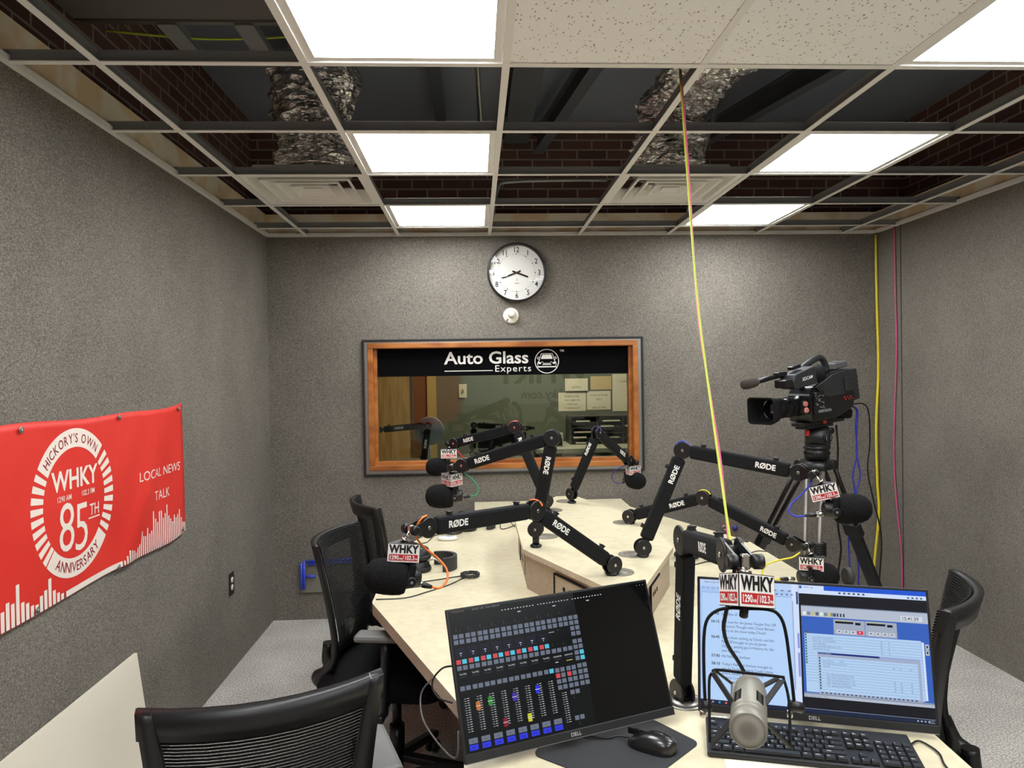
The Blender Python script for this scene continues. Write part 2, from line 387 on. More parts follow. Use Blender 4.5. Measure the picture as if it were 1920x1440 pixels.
# foil ducts
def duct(pts, r, label, seed):
    mb = MB(); P = [V(p) for p in pts]; n = 84; seg = 56; rings = []
    def at(t):
        k = min(int(t*(len(P)-1)), len(P)-2); u = t*(len(P)-1)-k
        p0 = P[max(k-1, 0)]; p1 = P[k]; p2 = P[k+1]; p3 = P[min(k+2, len(P)-1)]
        return 0.5*((2*p1)+(-p0+p2)*u+(2*p0-5*p1+4*p2-p3)*u*u+(-p0+3*p1-3*p2+p3)*u**3)
    px = None
    for i in range(n+1):
        p = at(i/n); d = (at(min(i/n+0.01, 1))-at(max(i/n-0.01, 0))).normalized()
        x = (px or V((1, 0, 0))); x = (x-d*x.dot(d)).normalized(); px = x; y = d.cross(x)
        ring = []
        for k in range(seg):
            a = 2*pi*k/seg; q = x*cos(a)+y*sin(a)
            rr = r(i/n) if callable(r) else r
            h_ = i*6.0/n; w0 = noise.noise(V((q.x*1.6, q.y*1.6, h_*1.2+seed)))*0.05 + abs(noise.noise(V((q.x*2.2+h_*0.8, q.y*2.2, h_*3.6+seed))))*0.05 + abs(noise.noise(V((q.x*3.5, q.y*3.5+h_, h_*8+seed))))*0.03 - 0.03
            ring.append(p+q*(rr+w0))
        rings.append(mb.vv(ring))
    for A, B in zip(rings, rings[1:]):
        for k in range(seg): mb.face([A[k], A[(k+1) % seg], B[(k+1) % seg], B[k]], False)
    o = mb.build('foil_duct', FOIL); tag(o, label, 'duct', 'foil wrapped flexible ducts above the grid'); return o
duct([(-0.806, 3.767, 2.66), (-0.81, 3.77, 2.85), (-0.83, 3.78, 3.05), (-0.82, 3.9, 3.22), (-0.80, 4.3, 3.28)], lambda t: 0.205-0.03*t, 'crumpled silver foil duct above the left air diffuser', 3.1)
duct([(1.02, 3.767, 2.66), (1.02, 3.77, 2.82), (1.06, 3.72, 3.0), (1.18, 3.55, 3.16), (1.3, 3.25, 3.22)], lambda t: 0.19-0.02*t, 'crumpled silver foil duct behind the hanging yellow cord', 9.4)

# steel joists, conduit and services above the grid
def joist(x0, y0, x1, y1, z, label, w=0.07, h=0.12):
    o = MB(); o.beam((x0, y0, z), (x1, y1, z), h, 0.008); o.beam((x0, y0, z+h/2), (x1, y1, z+h/2), 0.008, w); o.beam((x0, y0, z-h/2), (x1, y1, z-h/2), 0.008, w)
    tag(o.build('steel_joist', DECKM), label, 'joist', 'dark steel joists over the ceiling grid')
DECKM = mat('dark_painted_steel', (78, 81, 86), 0.7, 0.1)
joist(0.3, 2.3, 0.3, 5.0, 3.3, 'wide dark steel joist between the two foil ducts', 0.16, 0.18)
joist(0.80, 2.2, 0.45, 5.0, 3.2, 'thin dark steel joist slanting left of the right duct')
joist(2.2, 2.3, 1.5, 5.0, 3.2, 'thin dark steel joist slanting right of the right duct')
joist(-0.2, 2.6, -0.2, 5.0, 3.35, 'thin dark steel joist over the left row of lights')
def conduit(pts, r, label, m=None):
    mb = MB(); mb.tube(pts, r, 10, 4); tag(mb.build('conduit', m or GALV), label, 'pipe', 'conduits above the ceiling grid')
conduit([(0.12, 4.6, 2.60), (0.16, 4.6, 2.80), (0.24, 4.6, 2.84), (0.6, 4.6, 2.85), (0.85, 4.6, 2.85)], 0.011, 'thin steel conduit bending in front of the brick wall')
conduit([(1.35, 4.55, 2.6), (1.38, 4.5, 2.85), (1.42, 4.4, 3.0), (1.52, 4.35, 3.35)], 0.014, 'ribbed flexible conduit right of the right duct', STEEL)
conduit([(0.0, 3.0, 3.3), (0.02, 3.0, 3.0), (0.04, 3.3, 2.75), (0.05, 3.4, 2.6)], 0.012, 'ribbed flexible conduit over the left lights', STEEL)
# framed bulkhead at the top left
mb = MB(); slab(XL-0.12, -0.26, 1.0, 2.86, 3.0, 3.1, mb)
struct('ceiling_bulkhead', mb, mat('bulkhead_grey', (100, 98, 95), 0.9))
struct('trim_40', slab(XL-0.12, -0.2, 2.86, 2.885, 2.99, 3.015), STEEL)
for k, x in enumerate((-1.22, -0.93, -0.66, -0.38)):
    mb = MB(); mb.box((x+0.06, 3.05, 2.985), (0.075, 0.36, 0.005)); mb.box((x+0.025, 3.05, 3.0), (0.005, 0.36, 0.03)); mb.box((x+0.095, 3.05, 3.0), (0.005, 0.36, 0.03))
    tag(mb.build('metal_stud', GALV), ['leftmost short steel stud under the bulkhead, beside the drywall', 'second steel stud from the left below the bulkhead', 'third steel stud from the left below the bulkhead', 'rightmost steel stud below the bulkhead, by the big light'][k], 'metal stud', 'steel studs at the bulkhead')
mb = MB(); mb.tube([(-1.45, 3.0, 3.02), (-1.1, 3.02, 3.0), (-0.8, 3.05, 3.02), (-0.5, 3.03, 3.04), (-0.2, 3.03, 3.03)], 0.005, 8, 5)
tag(mb.build('conduit', mat('lime_lead', (170, 190, 60), 0.5)), 'lime lead running across the steel studs at the bulkhead', 'cord')
# ------------------------------------------------------------------ window to the next room
t0 = YB
BK = mat('window_black_gasket', (26, 27, 26), 0.6)
def frame_ring(name, x0, x1, z0, z1, wd, y0, y1, m, bev=0.0):
    mb = MB()
    for a, b, c, d in ((x0, x1, z0, z0+wd), (x0, x1, z1-wd, z1), (x0, x0+wd, z0+wd, z1-wd), (x1-wd, x1, z0+wd, z1-wd)):
        mb.box(((a+b)/2, (y0+y1)/2, (c+d)/2), (b-a, y1-y0, d-c), None, bev)
    return struct(name, mb, m)
frame_ring('trim_42', -0.758, 1.147, 0.958, 1.876, 0.014, YB-0.022, YB+0.01, BK, 0.003)
frame_ring('trim_43', -0.744, 1.133, 0.972, 1.862, 0.022, YB-0.010, YB+0.02, STEEL)
frame_ring('window_1_frame', -0.724, 1.112, 0.992, 1.852, 0.036, YB-0.016, YB+0.10, WOOD, 0.004)
frame_ring('window_1_stop', -0.69, 1.078, 1.026, 1.838, 0.024, YB+0.03, YB+0.10, WOOD, 0.003)
struct('window_1', slab(-0.68, 1.068, YB+0.055, YB+0.061, 1.036, 1.808), WGLASS)
# sponsor strip stuck over the top of the glass
t = thing('sponsor_strip', 'black sponsor strip with white lettering across the window top', 'sign', T(0.2, YB+0.048, 1.72))
slab(-0.672, 1.058, YB+0.048, YB+0.051, 1.625, 1.814).build('vinyl_sheet', mat('black_vinyl', (5, 5, 7), 0.9, spec=0.1), t)
WX = R(pi/2, 'X')                       # text upright on a wall facing the camera side
mb = MB(); F0 = T(0, YB+0.0472, 0) @ WX
mb.text('Auto Glass', F0 @ T(-0.211, 1.706, 0), 0.117, 0.018, 1.10, 'LEFT')
mb.text('Experts', F0 @ T(0.130, 1.649, 0), 0.064, 0.0, 1.12, 'LEFT', 1.15)
mb.text('TM', F0 @ T(0.580, 1.780, 0), 0.022, 0.02, 1.0, 'LEFT')
mb.rect(F0, -0.212, 1.655, 0.118, 1.660)
tw = mb.build('lettering', WHITE, t)
mb = MB(); cx, cz, rr = 0.491, 1.716, 0.084
def arc2(mb, M, cx, cy, r, a0, a1, w, n=40, sy=1.0):
    for i in range(n):
        a = a0+(a1-a0)*i/n; b = a0+(a1-a0)*(i+1)/n
        mb.poly([M @ V((cx+r*cos(a), cy+r*sin(a)*sy, 0)), M @ V((cx+(r-w)*cos(a), cy+(r-w)*sin(a)*sy, 0)), M @ V((cx+(r-w)*cos(b), cy+(r-w)*sin(b)*sy, 0)), M @ V((cx+r*cos(b), cy+r*sin(b)*sy, 0))])
def stroke(mb, M, pts, w, closed=False):
    n = len(pts)
    for i in range(n if closed else n-1):
        a = V(pts[i]).to_3d(); b = V(pts[(i+1) % n]).to_3d(); d = (b-a)
        if d.length < 1e-9: continue
        d.normalize(); q = V((-d.y, d.x, 0))*w/2; e = d*w*0.3
        mb.poly([M @ (a-e+q), M @ (a-e-q), M @ (b+e-q), M @ (b+e+q)])
arc2(mb, F0, cx, cz, rr, 0, 2*pi, 0.005)
Q = lambda L: [(cx+x, cz+y) for x, y in L]
mb.poly([F0 @ V((cx+x, cz+y, 0)) for x, y in ((-0.030, 0.046), (0.030, 0.046), (0.041, 0.016), (-0.041, 0.016))])
stroke(mb, F0, Q([(-0.052, 0.012), (-0.038, 0.052), (0.038, 0.052), (0.052, 0.012)]), 0.004)
stroke(mb, F0, Q([(-0.052, 0.012), (-0.066, 0.020), (-0.060, 0.030), (-0.048, 0.024)]), 0.004)
stroke(mb, F0, Q([(0.052, 0.012), (0.066, 0.020), (0.060, 0.030), (0.048, 0.024)]), 0.004)
stroke(mb, F0, Q([(-0.050, 0.010), (-0.064, -0.012), (-0.062, -0.036), (0.062, -0.036), (0.064, -0.012), (0.050, 0.010)]), 0.004)
stroke(mb, F0, Q([(-0.028, -0.022), (0.028, -0.022)]), 0.006); stroke(mb, F0, Q([(-0.034, -0.002), (-0.020, -0.014), (0.020, -0.014), (0.034, -0.002)]), 0.003)
for sx in (-1, 1): mb.poly([F0 @ V((cx+sx*x, cz+y, 0)) for x, y in ((0.058, -0.002), (0.036, -0.010), (0.046, -0.020), (0.060, -0.016))])
stroke(mb, F0, Q([(-0.072, -0.040), (0.072, -0.040)]), 0.004)
mb.build('car_emblem', WHITE, t)

# ------------------------------------------------------------------ room beyond the glass
Y2 = 7.6
GREEN = mat('grey_green_wall', (96, 104, 92), 0.9); GREEN2 = mat('grey_wall_cloth_far', (96, 100, 90), 0.95)
struct('wall_far', slab(-2.0, 3.2, Y2, Y2+0.1, 0, 2.7), GREEN)
struct('wall_far_left', slab(-2.1, -2.0, YB+0.3, Y2, 0, 2.7), GREEN2)
struct('wall_far_right', slab(3.2, 3.3, YB+0.3, Y2, 0, 2.7), GREEN2)
struct('ceiling_far', slab(-2.1, 3.3, YB+0.31, Y2+0.1, 2.7, 2.8), mat('far_ceiling', (170, 165, 155), 0.9))
mb = MB(); slab(XL-0.6, XR+0.7, YB+0.14, YB+0.30, 0, 0.9, mb); slab(XL-0.6, WX0, YB+0.14, YB+0.30, 0.9, 2.4, mb); slab(WX1, XR+0.7, YB+0.14, YB+0.30, 0.9, 2.4, mb); slab(WX0, WX1, YB+0.14, YB+0.30, WZ1+0.02, 2.4, mb)
struct('wall_far_front', mb, GREEN2)
mb = MB(); slab(-1.75, -0.66, Y2-0.04, Y2, 0.0, 2.1, mb); struct('door_1', mb, DOORW)
struct('trim_44', slab(-0.66, -0.50, Y2-0.06, Y2, 0.0, 2.15), mat('door_jamb_brown', (112, 82, 48), 0.5))
struct('trim_45', slab(-0.50, -0.41, Y2-0.08, Y2, 0.0, 2.2), mat('door_casing_yellow', (186, 164, 104), 0.5))
mb = MB(); slab(-0.175, -0.095, Y2-0.012, Y2, 1.40, 1.54, mb); sw = mb.build('light_switch', mat('switch_ivory', (214, 208, 188), 0.5)); tag(sw, 'ivory light switch on the wall beyond the window', 'light switch')
mb = MB(); mb.box((-0.135, Y2-0.018, 1.47), (0.014, 0.02, 0.03)); mb.build('toggle', mat('toggle_grey', (120, 116, 104), 0.5), sw)
lt = thing('ceiling_light', 'unseen light panel added on the ceiling of the room beyond the window', 'ceiling light', T(0.6, 6.6, 2.69))  # added lamp, out of view, that lights the far room
slab(0.0, 1.2, 6.3, 6.9, 2.68, 2.699).build('diffuser', mat('far_added_diffuser', (255, 255, 255), 0.6, emit=(255, 240, 205), es=LAMP2*1.6), lt)
PAPER = mat('white_paper', (226, 222, 206), 0.8)
TXT = mat('grey_print', (90, 88, 84), 0.8)
def paper(x0, x1, z0, z1, y, label, lines, m=PAPER, size=0.03):
    mb = MB(); slab(x0, x1, y-0.0015, y, z0, z1, mb); o = mb.build('paper_notice', m); tag(o, label, 'paper', 'notices pinned up beyond the window')
    mb = MB(); F = T(0, y-0.0022, 0) @ WX
    for k, s in enumerate(lines): mb.text(s, F @ T((x0+x1)/2, z1-0.05-k*size*1.7, 0), size, 0.005, 0.9)
    mb.build('print', TXT, o); return o
paper(0.93, 1.17, 1.45, 1.58, Y2-0.02, 'white notice cut off by the black strip, upper left of the pinned papers', ['', 'NOTICE'])
paper(0.86, 1.15, 1.24, 1.435, Y2-0.002, 'white notice left of the call-in number sheet', ['PLEASE BE SURE', 'THIS COMPUTER', 'STAYS ON', 'TO BROADCAST'], size=0.024)
paper(1.16, 1.41, 1.25, 1.445, Y2-0.003, 'white sheet with a phone number above the letter sorter', ['On Second Thought', 'Call in', '', '(828) 327-9499'], size=0.026)
paper(1.20, 1.42, 1.46, 1.60, Y2-0.004, 'tan paper pinned above the phone number sheet', ['', '- -  -'], mat('tan_paper', (206, 184, 136), 0.8))
paper(1.43, 1.68, 1.23, 1.62, Y2-0.005, 'tall white sheet with small print at the right of the pinned papers', ['', 'Schedule', '........', '.......', '......', '........'], size=0.02)
# letter sorter on the counter
t = thing('letter_sorter', 'dark letter sorter with many slots on the counter beyond the window', 'shelf', T(1.33, 7.3, 0.93))
mb = MB()
for x in (0.93, 1.19, 1.45, 1.71): slab(x-0.008, x+0.008, 7.15, 7.5, 0.93, 1.20, mb)
for z in (0.93, 0.983, 1.036, 1.09, 1.145, 1.20): slab(0.93, 1.71, 7.15, 7.5, z, z+0.008, mb)
slab(0.93, 1.71, 7.49, 7.5, 0.93, 1.2, mb)
mb.build('slot_case', mat('sorter_dark', (40, 42, 42), 0.5), t)
random.seed(3)
for ix in range(3):
    for iz in range(5):
        if random.random() < 0.75:
            x0 = 0.95+0.26*ix+random.random()*0.05; z0 = 0.94+0.0535*iz
            mb = MB(); slab(x0, x0+0.13+random.random()*0.05, 7.152, 7.35, z0, z0+0.006+random.random()*0.008, mb)
            tag(mb.build('paper_stack', PAPER), 'papers in a slot of the letter sorter, column %s row %s' % (('left', 'middle', 'right')[ix], ('bottom', 'second', 'middle', 'fourth', 'top')[iz]), 'paper', 'papers in the letter sorter')
t = thing('counter', 'pale counter top carrying the letter sorter beyond the window', 'counter', T(1.3, 7.2, 0))
slab(0.55, 3.1, 6.75, 7.55, 0.89, 0.93).build('counter_top', mat('pale_counter', (170, 172, 160), 0.5), t)
slab(0.6, 3.1, 6.85, 7.55, 0, 0.89).build('cabinet', mat('counter_cabinet', (60, 62, 58), 0.7), t)
t = thing('telephone', 'small white cordless phone standing on the counter beyond the window', 'phone', T(0.79, 7.0, 0.93))
slab(0.745, 0.83, 6.97, 7.03, 0.93, 1.06).build('phone_base', mat('phone_white', (196, 196, 186), 0.5), t)
slab(0.755, 0.82, 6.965, 6.971, 0.94, 1.01).build('keypad', BLACK, t)
t = thing('desk', 'dim work desk behind the glass with clutter', 'desk', T(-0.3, 6.2, 0))
slab(-0.75, 0.5, 5.9, 6.6, 0.86, 0.89).build('tabletop', mat('far_desk_top', (108, 106, 96), 0.5), t)
for x in (-0.7, 0.45):
    for y in (5.95, 6.55): slab(x-0.02, x+0.02, y-0.02, y+0.02, 0, 0.86).build('leg', BLACK, t)
t = thing('computer_monitor', 'dark monitor seen from behind on the far desk', 'monitor', T(0.42, 6.25, 0.89))
MB().__class__  # (kept simple: panel, stand and foot below)
mb = MB(); mb.box((0.22, 6.3, 1.03), (0.42, 0.03, 0.2), R(0.1, 'Z'), 0.008); mb.build('monitor_panel', BLACKM, t)
mb = MB(); mb.cyl((0.22, 6.32, 0.90), (0.22, 6.32, 0.98), 0.02); mb.build('monitor_stand', BLACK, t)
mb = MB(); mb.lathe([(0.09, 0), (0.09, 0.012), (0.03, 0.018)], T(0.22, 6.32, 0.89), 24); mb.build('monitor_foot', BLACK, t)
# round grey pop filter disc beyond the glass
mb = MB(); mb.lathe([(0.0, 0.0), (0.115, 0.0), (0.12, 0.008), (0.115, 0.016), (0.0, 0.016)], T((-0.3911, 6.1500, 1.1668)) @ R(pi/2, 'X') , 40, cap=False)
mb.cyl((-0.3934, 6.1600, 1.0673), (V((-0.3934, 6.1600, 1.0673)).x, 6.16, 0.89), 0.008)
tag(mb.build('round_disc', mat('blue_grey_disc', (140, 152, 160), 0.5)), 'round blue-grey disc behind the boom arm beyond the window', 'disc')

# banner on the rear wall, seen only as a reflection in the glass
t = thing('wall_banner', 'white station banner on the wall behind the viewer', 'banner', T(1.0, YF, 1.6))
slab(-0.2, 2.5, YF, YF+0.012, 1.15, 2.05).build('banner_sheet', mat('white_vinyl', (214, 214, 208), 0.5), t)
mb = MB(); FR = T(0, YF+0.013, 0) @ R(pi, 'Z') @ WX
mb.text('whky.com', FR @ T(-1.15, 1.24, 0), 0.2, 0.02); mb.text('WHKY', FR @ T(-1.1, 1.5, 0), 0.5, 0.03); mb.build('lettering', INK, t)
slab(-1.0, -0.25, YF, YF+0.012, 0.85, 2.05).build('red_reflection_panel', BANNER, t)  # unseen panel added to give a red reflection in the glass

# ------------------------------------------------------------------ clock and sounder
cx, cz = 0.287, 2.316
t = thing('wall_clock', 'round white wall clock with black rim above the window', 'clock', T(cx, YB, cz))
FC = T(cx, YB-0.002, cz) @ WX           # local z points to the room
mb = MB(FC); mb.lathe([(0.19, 0.0), (0.198, 0.012), (0.198, 0.050), (0.192, 0.058), (0.187, 0.056), (0.185, 0.022)], None, 72, cap=False); mb.build('rim', BLACK, t)
mb = MB(FC); mb.lathe([(0.0, 0.018), (0.188, 0.018)], None, 72, cap=False); mb.build('dial', mat('clock_dial', (226, 224, 216), 0.5), t)
mb = MB(FC)
for k in range(60):
    a = radians(90-6*k); rr = 0.127
    if k % 5: mb.poly([T(0, 0, 0.0192) @ R(a) @ V(p) for p in ((rr-0.004, -0.0007, 0), (rr+0.004, -0.0007, 0), (rr+0.004, 0.0007, 0), (rr-0.004, 0.0007, 0))])
    else: mb.lathe([(0, 0.0192), (0.004, 0.0192)], T(rr*cos(a), rr*sin(a), 0), 10, cap=False)
for h in range(1, 13):
    a = radians(90-30*h); mb.text(str(h), T(0.155*cos(a), 0.155*sin(a)-0.0165, 0.0193), 0.050, 0.012, 0.85)
mb.text('7', T(0.003, -0.056, 0.0193) @ R(pi) @ Matrix.Scale(-1, 4, (1, 0, 0)) @ T(0, -0.018, 0), 0.022, 0, 1.0); mb.text('SIMPLEX', T(0.003, -0.074, 0.0193), 0.0085, 0.01)
mb.build('numerals', INK, t)
for nm, ang, L, wd, z in (('hour_hand', 90-(3+41.6/60)*30, 0.083, 0.0115, 0.022), ('minute_hand', 90-41.6*6, 0.108, 0.0085, 0.0235)):
    mb = MB(FC); A = R(radians(ang)); mb.box(A @ V(((L-0.03)/2, 0, z)), (L+0.03, wd, 0.001), A); mb.build(nm, BLACKM, t)
mb = MB(FC); A = R(radians(90-39.5*6+180)); mb.box(A @ V((0.012, 0, 0.025)), (0.045, 0.0025, 0.001), A); mb.lathe([(0.006, 0.02), (0.006, 0.027), (0, 0.028)], None, 12); mb.build('second_hand', mat('dark_red', (120, 40, 44), 0.5), t)
mb = MB(FC); mb.lathe([(0.187, 0.052), (0.12, 0.060), (0.0, 0.063)], None, 64, cap=False); mb.build('glass_cover', CGLASS, t)
t = thing('motion_sensor', 'small round white detector with a knob below the clock', 'detector', T(0.246, YB, 2.027))
FS = T(0.246, YB, 2.027) @ WX; WP = mat('warm_white_plastic', (232, 226, 210), 0.35)
mb = MB(FS); mb.lathe([(0.052, 0), (0.054, 0.006), (0.052, 0.014), (0.040, 0.018), (0, 0.019)], None, 40, cap=False); mb.build('base_plate', WP, t)
mb = MB(FS); mb.lathe([(0.028, 0.015), (0.027, 0.045), (0.023, 0.058), (0.012, 0.064), (0, 0.065)], T(0.004, 0.010, 0), 32, cap=False); mb.build('sensor_dome', WP, t)
mb = MB(FS); mb.box((-0.026, -0.03, 0.019), (0.018, 0.007, 0.002), R(0.9)); mb.build('slot', mat('dark_slot', (60, 52, 44), 0.5), t)

# ------------------------------------------------------------------ red station banner on the left wall
def LW(y, z, o=0.0): return V((XL+0.004+o, y, z))
t = thing('anniversary_banner', 'red station anniversary banner with white lettering on the left wall', 'banner', T(XL, 2.6, 1.2))
mb = MB(); y0, y1 = 1.35, 3.479; NY, NZ = 60, 24
def bz(y): u = (y-1.35)/2.13; return 1.497+0.020*max(0, (y-3.0)/0.48)**2+(0.004*sin(y*9)), 0.905+0.006*sin(y*5)+0.02*max(0, (y-3.25)/0.23)**2
def boff(y, z):
    u = (z-0.9)/0.6
    return 0.006 + 0.005*sin(y*3.1+z*4)*(1-u)*0.6+0.004*noise.noise(V((y*2, z*3, 0))) + (0.012*math.exp(-((y-3.1-(z-1.2)*0.7)/0.07)**2)*max(0, min(1, (1.5-z)*3)))
G = []
for iy in range(NY+1):
    y = y0+(y1-y0)*iy/NY; zt, zb = bz(y); G.append(mb.vv([LW(y, zb+(zt-zb)*iz/NZ, boff(y, zb+(zt-zb)*iz/NZ)) for iz in range(NZ+1)]))
for iy in range(NY):
    for iz in range(NZ): mb.face([G[iy][iz], G[iy+1][iz], G[iy+1][iz+1], G[iy][iz+1]], True)
bs = mb.build('banner_sheet', BANNER, t)
so = bs.modifiers.new('thickness', 'SOLIDIFY'); so.thickness = 0.0012; so.offset = -1
def on_banner(mb, fn):            # run fn in the (y,z) plane then lay the verts on the wavy cloth
    tmp = MB(); fn(tmp)
    mp = {}
    for v in tmp.b.verts: mp[v] = mb.vv([LW(v.co.x, v.co.y, boff(v.co.x, v.co.y)+0.0022)])[0]
    for f in tmp.b.faces: mb.face([mp[v] for v in f.verts], False)
    tmp.b.free()
mb = MB(); bcx, bcy, bR, bW = 2.556, 1.213, 0.2515, 0.064
def ringseg(q, a0, a1, r0=bR-bW, r1=bR, n=2):
    for i in range(n):
        a = radians(a0+(a1-a0)*i/n); b = radians(a0+(a1-a0)*(i+1)/n)
        q.poly([(bcx+r1*cos(a), bcy+r1*sin(a), 0), (bcx+r0*cos(a), bcy+r0*sin(a), 0), (bcx+r0*cos(b), bcy+r0*sin(b), 0), (bcx+r1*cos(b), bcy+r1*sin(b), 0)])
on_banner(mb, lambda q: (ringseg(q, 45, 147, n=24), ringseg(q, 226, 322, n=24)))
for k in range(9): on_banner(mb, lambda q: ringseg(q, -36+8.6*k+1.5, -36+8.6*k+6.8))
for k in range(9): on_banner(mb, lambda q: ringseg(q, 149+8.6*k+1.5, 149+8.6*k+6.8))
def whky(q):
    q.text('WHKY', T(2.557, 1.264, 0), 0.092, 0.024, 0.98)
    for k_ in range(3): pass
mb.build('ring_emblem', mat('banner_white', (236, 224, 210), 0.5), t); mb = MB()
on_banner(mb, whky)
on_banner(mb, lambda q: (q.text('1290 AM', T(2.487, 1.227, 0), 0.027, 0.004, 0.86), q.text('102.3 FM', T(2.632, 1.227, 0), 0.027, 0.004, 0.86)))
on_banner(mb, lambda q: (q.text('8', T(2.500, 1.058, 0), 0.235, -0.004, 0.88), q.text('5', T(2.592, 1.044, 0), 0.235, -0.004, 0.88)))
on_banner(mb, lambda q: (q.text('TH', T(2.675, 1.150, 0), 0.058, 0.005, 0.85), q.rect(Matrix(), 2.635, 1.138, 2.71, 1.143)))
mb.build('station_lettering', mat('banner_white', (236, 224, 210), 0.5), t); mb = MB()
on_banner(mb, lambda q: (q.text('LOCAL NEWS', T(3.225, 1.212, 0), 0.054, -0.002, 1.22, 'CENTER', 1.0, 0.12), q.text('TALK', T(3.235, 1.112, 0), 0.058, -0.002, 1.05, 'CENTER', 1.05)))
mb.build('slogan_lettering', mat('banner_white', (236, 224, 210), 0.5), t); mb = MB()
# equaliser bars along the hem
random.seed(5)
def eq(y, h, wd=0.016): on_banner(mb, lambda q: [q.rect(Matrix(), y, bz(y)[1]+0.003+h*i/4, y+wd, bz(y)[1]+0.003+h*(i+1)/4) for i in range(4)])
heights = [0.02, 0.035, 0.055, 0.05, 0.045, 0.03, 0.05, 0.06, 0.115, 0.09, 0.085, 0.12, 0.09, 0.10, 0.19, 0.15, 0.13, 0.18, 0.18, 0.14, 0.16, 0.20, 0.14, 0.12, 0.10, 0.13, 0.11, 0.12, 0.14, 0.09, 0.06, 0.05]
for k, h in enumerate(heights): eq(2.87+k*0.0192, h*0.86, 0.0108)
for i in range(24): on_banner(mb, lambda q: q.rect(Matrix(), 2.49+i*0.0155, bz(2.49+i*0.0155)[1]+0.002, 2.49+(i+1)*0.0155, bz(2.49+i*0.0155)[1]+0.022))
for k, h in enumerate([0.02, 0.03, 0.045, 0.09, 0.06, 0.05, 0.03, 0.035, 0.05, 0.06, 0.12, 0.07, 0.08, 0.06, 0.05, 0.04]): eq(2.46-k*0.0235, h, 0.0165)
mb.build('equaliser_bars', mat('banner_white', (236, 224, 210), 0.5), t)
mb = MB()
def arc_text(s, r, a_mid, step, size, flip):
    def cw(ch):
        if ch == ' ': return size*0.34
        vs = text_geo(ch, size, 0.008, 0.85)[0]; xs_ = [v[0] for v in vs]; return max(xs_)-min(xs_)+size*0.10
    ws = [cw(ch) for ch in s]; tot = sum(ws); pos = -tot/2
    for k, ch in enumerate(s):
        c_ = pos+ws[k]/2; pos += ws[k]
        if ch == ' ': continue
        a = radians(a_mid) + (-c_ if not flip else c_)/r
        rot = a-pi/2 if not flip else a+pi/2
        vs_ = [v[0] for v in text_geo(ch, size, 0.008, 0.85)[0]]; sh_ = -(max(vs_)+min(vs_))/2
        on_banner(mb, lambda q: q.text(ch, T(bcx+r*cos(a), bcy+r*sin(a), 0.0) @ R(rot) @ T(sh_, 0, 0), size, 0.008, 0.85))
LWo = LW
def LW(y, z, o=0.0): return V((XL+0.0046+o, y, z))
arc_text("HICKORY'S OWN", 0.203, 96, 7.6, 0.0445, False); arc_text('ANNIVERSARY', 0.235, 273, 7.8, 0.049, True)
mb.build('ring_lettering', mat('banner_maroon', (142, 30, 34), 0.5), t)
LW = LWo
for y, z in ((3.43, 1.492), (2.86, 1.485), (2.257, 1.480), (3.44, 0.935), (2.83, 0.918), (2.32, 0.918), (1.6, 1.48)):
    mb = MB(T(XL+0.012+boff(y, z), y, z) @ R(pi/2, 'Y')); mb.lathe([(0.005, 0), (0.006, 0.0015), (0.0105, 0.0015), (0.0105, 0)], None, 20, cap=False)
    mb.build('grommet', STEEL, t)
    mb = MB(T(XL+0.012+boff(y, z), y, z) @ R(pi/2, 'Y')); mb.lathe([(0.0055, 0.0), (0.005, 0.004), (0, 0.0045)], None, 12); mb.build('screw', GALV, t)

# outlets
t = thing('wall_outlet', 'brown duplex wall outlet with ivory sockets on the left wall', 'outlet', T(XL, 4.131, 0.485))
mb = MB(); mb.box((XL+0.003, 4.131, 0.485), (0.007, 0.074, 0.12), None, 0.002); mb.build('cover_plate', mat('brown_plate', (36, 30, 28), 0.5), t)
for dz in (-0.021, 0.021):
    mb = MB(T(XL+0.0065, 4.131, 0.485+dz) @ R(pi/2, 'Y')); mb.lathe([(0.016, 0), (0.016, 0.003), (0, 0.003)], None, 20, cap=False); so = mb.build('socket', mat('ivory_socket', (222, 216, 200), 0.5), t)
t = thing('wall_outlet', 'steel connector plate on the back wall behind the right desk wing', 'outlet', T(1.73, YB, 0.55))
mb = MB(); mb.box((1.735, YB-0.004, 0.54), (0.125, 0.008, 0.115), None, 0.002); mb.build('cover_plate', mat('taupe_plate', (120, 104, 92), 0.5), t)
for x, m in ((1.70, STEEL), (1.772, mat('blue_plug', (40, 52, 120), 0.5))):
    mb = MB(T(x, YB-0.008, 0.545) @ R(pi/2, 'X')); mb.lathe([(0.02, 0), (0.02, 0.006), (0.014, 0.007), (0.012, 0.02 if m is not STEEL else 0.004), (0, 0.02 if m is not STEEL else 0.004)], None, 20, cap=False); mb.build('connector', m, t)

# blue tube sign standing unlit on the floor against the back wall
t = thing('tube_sign', 'unlit blue tube sign leaning on the back wall behind the chairs', 'sign', T(-1.0, YB, 0.2))
mb = MB(); slab(-1.19, -0.75, YB-0.02, YB-0.012, 0.188, 0.42, mb); mb.build('clear_backing', mat('clear_acrylic', (120, 118, 106), 0.15, alpha=None), t)
BT = mat('blue_neon_tube', (60, 78, 190), 0.25, emit=(50, 70, 210), es=0.05)  # faint glow put into the colour of the unlit tubes
for k, pts in enumerate(([(-1.165, 0.215), (-1.165, 0.40)], [(-1.183, 0.215), (-1.183, 0.39)], [(-1.155, 0.30), (-1.09, 0.30)], [(-1.15, 0.40), (-0.79, 0.41)], [(-1.14, 0.38), (-0.80, 0.392)], [(-0.78, 0.22), (-0.78, 0.385)], [(-0.797, 0.22), (-0.797, 0.37)])):
    mb = MB(); mb.tube([(x, YB-0.034, z) for x, z in pts], 0.0085, 8, 3); mb.build('tube', BT, t)

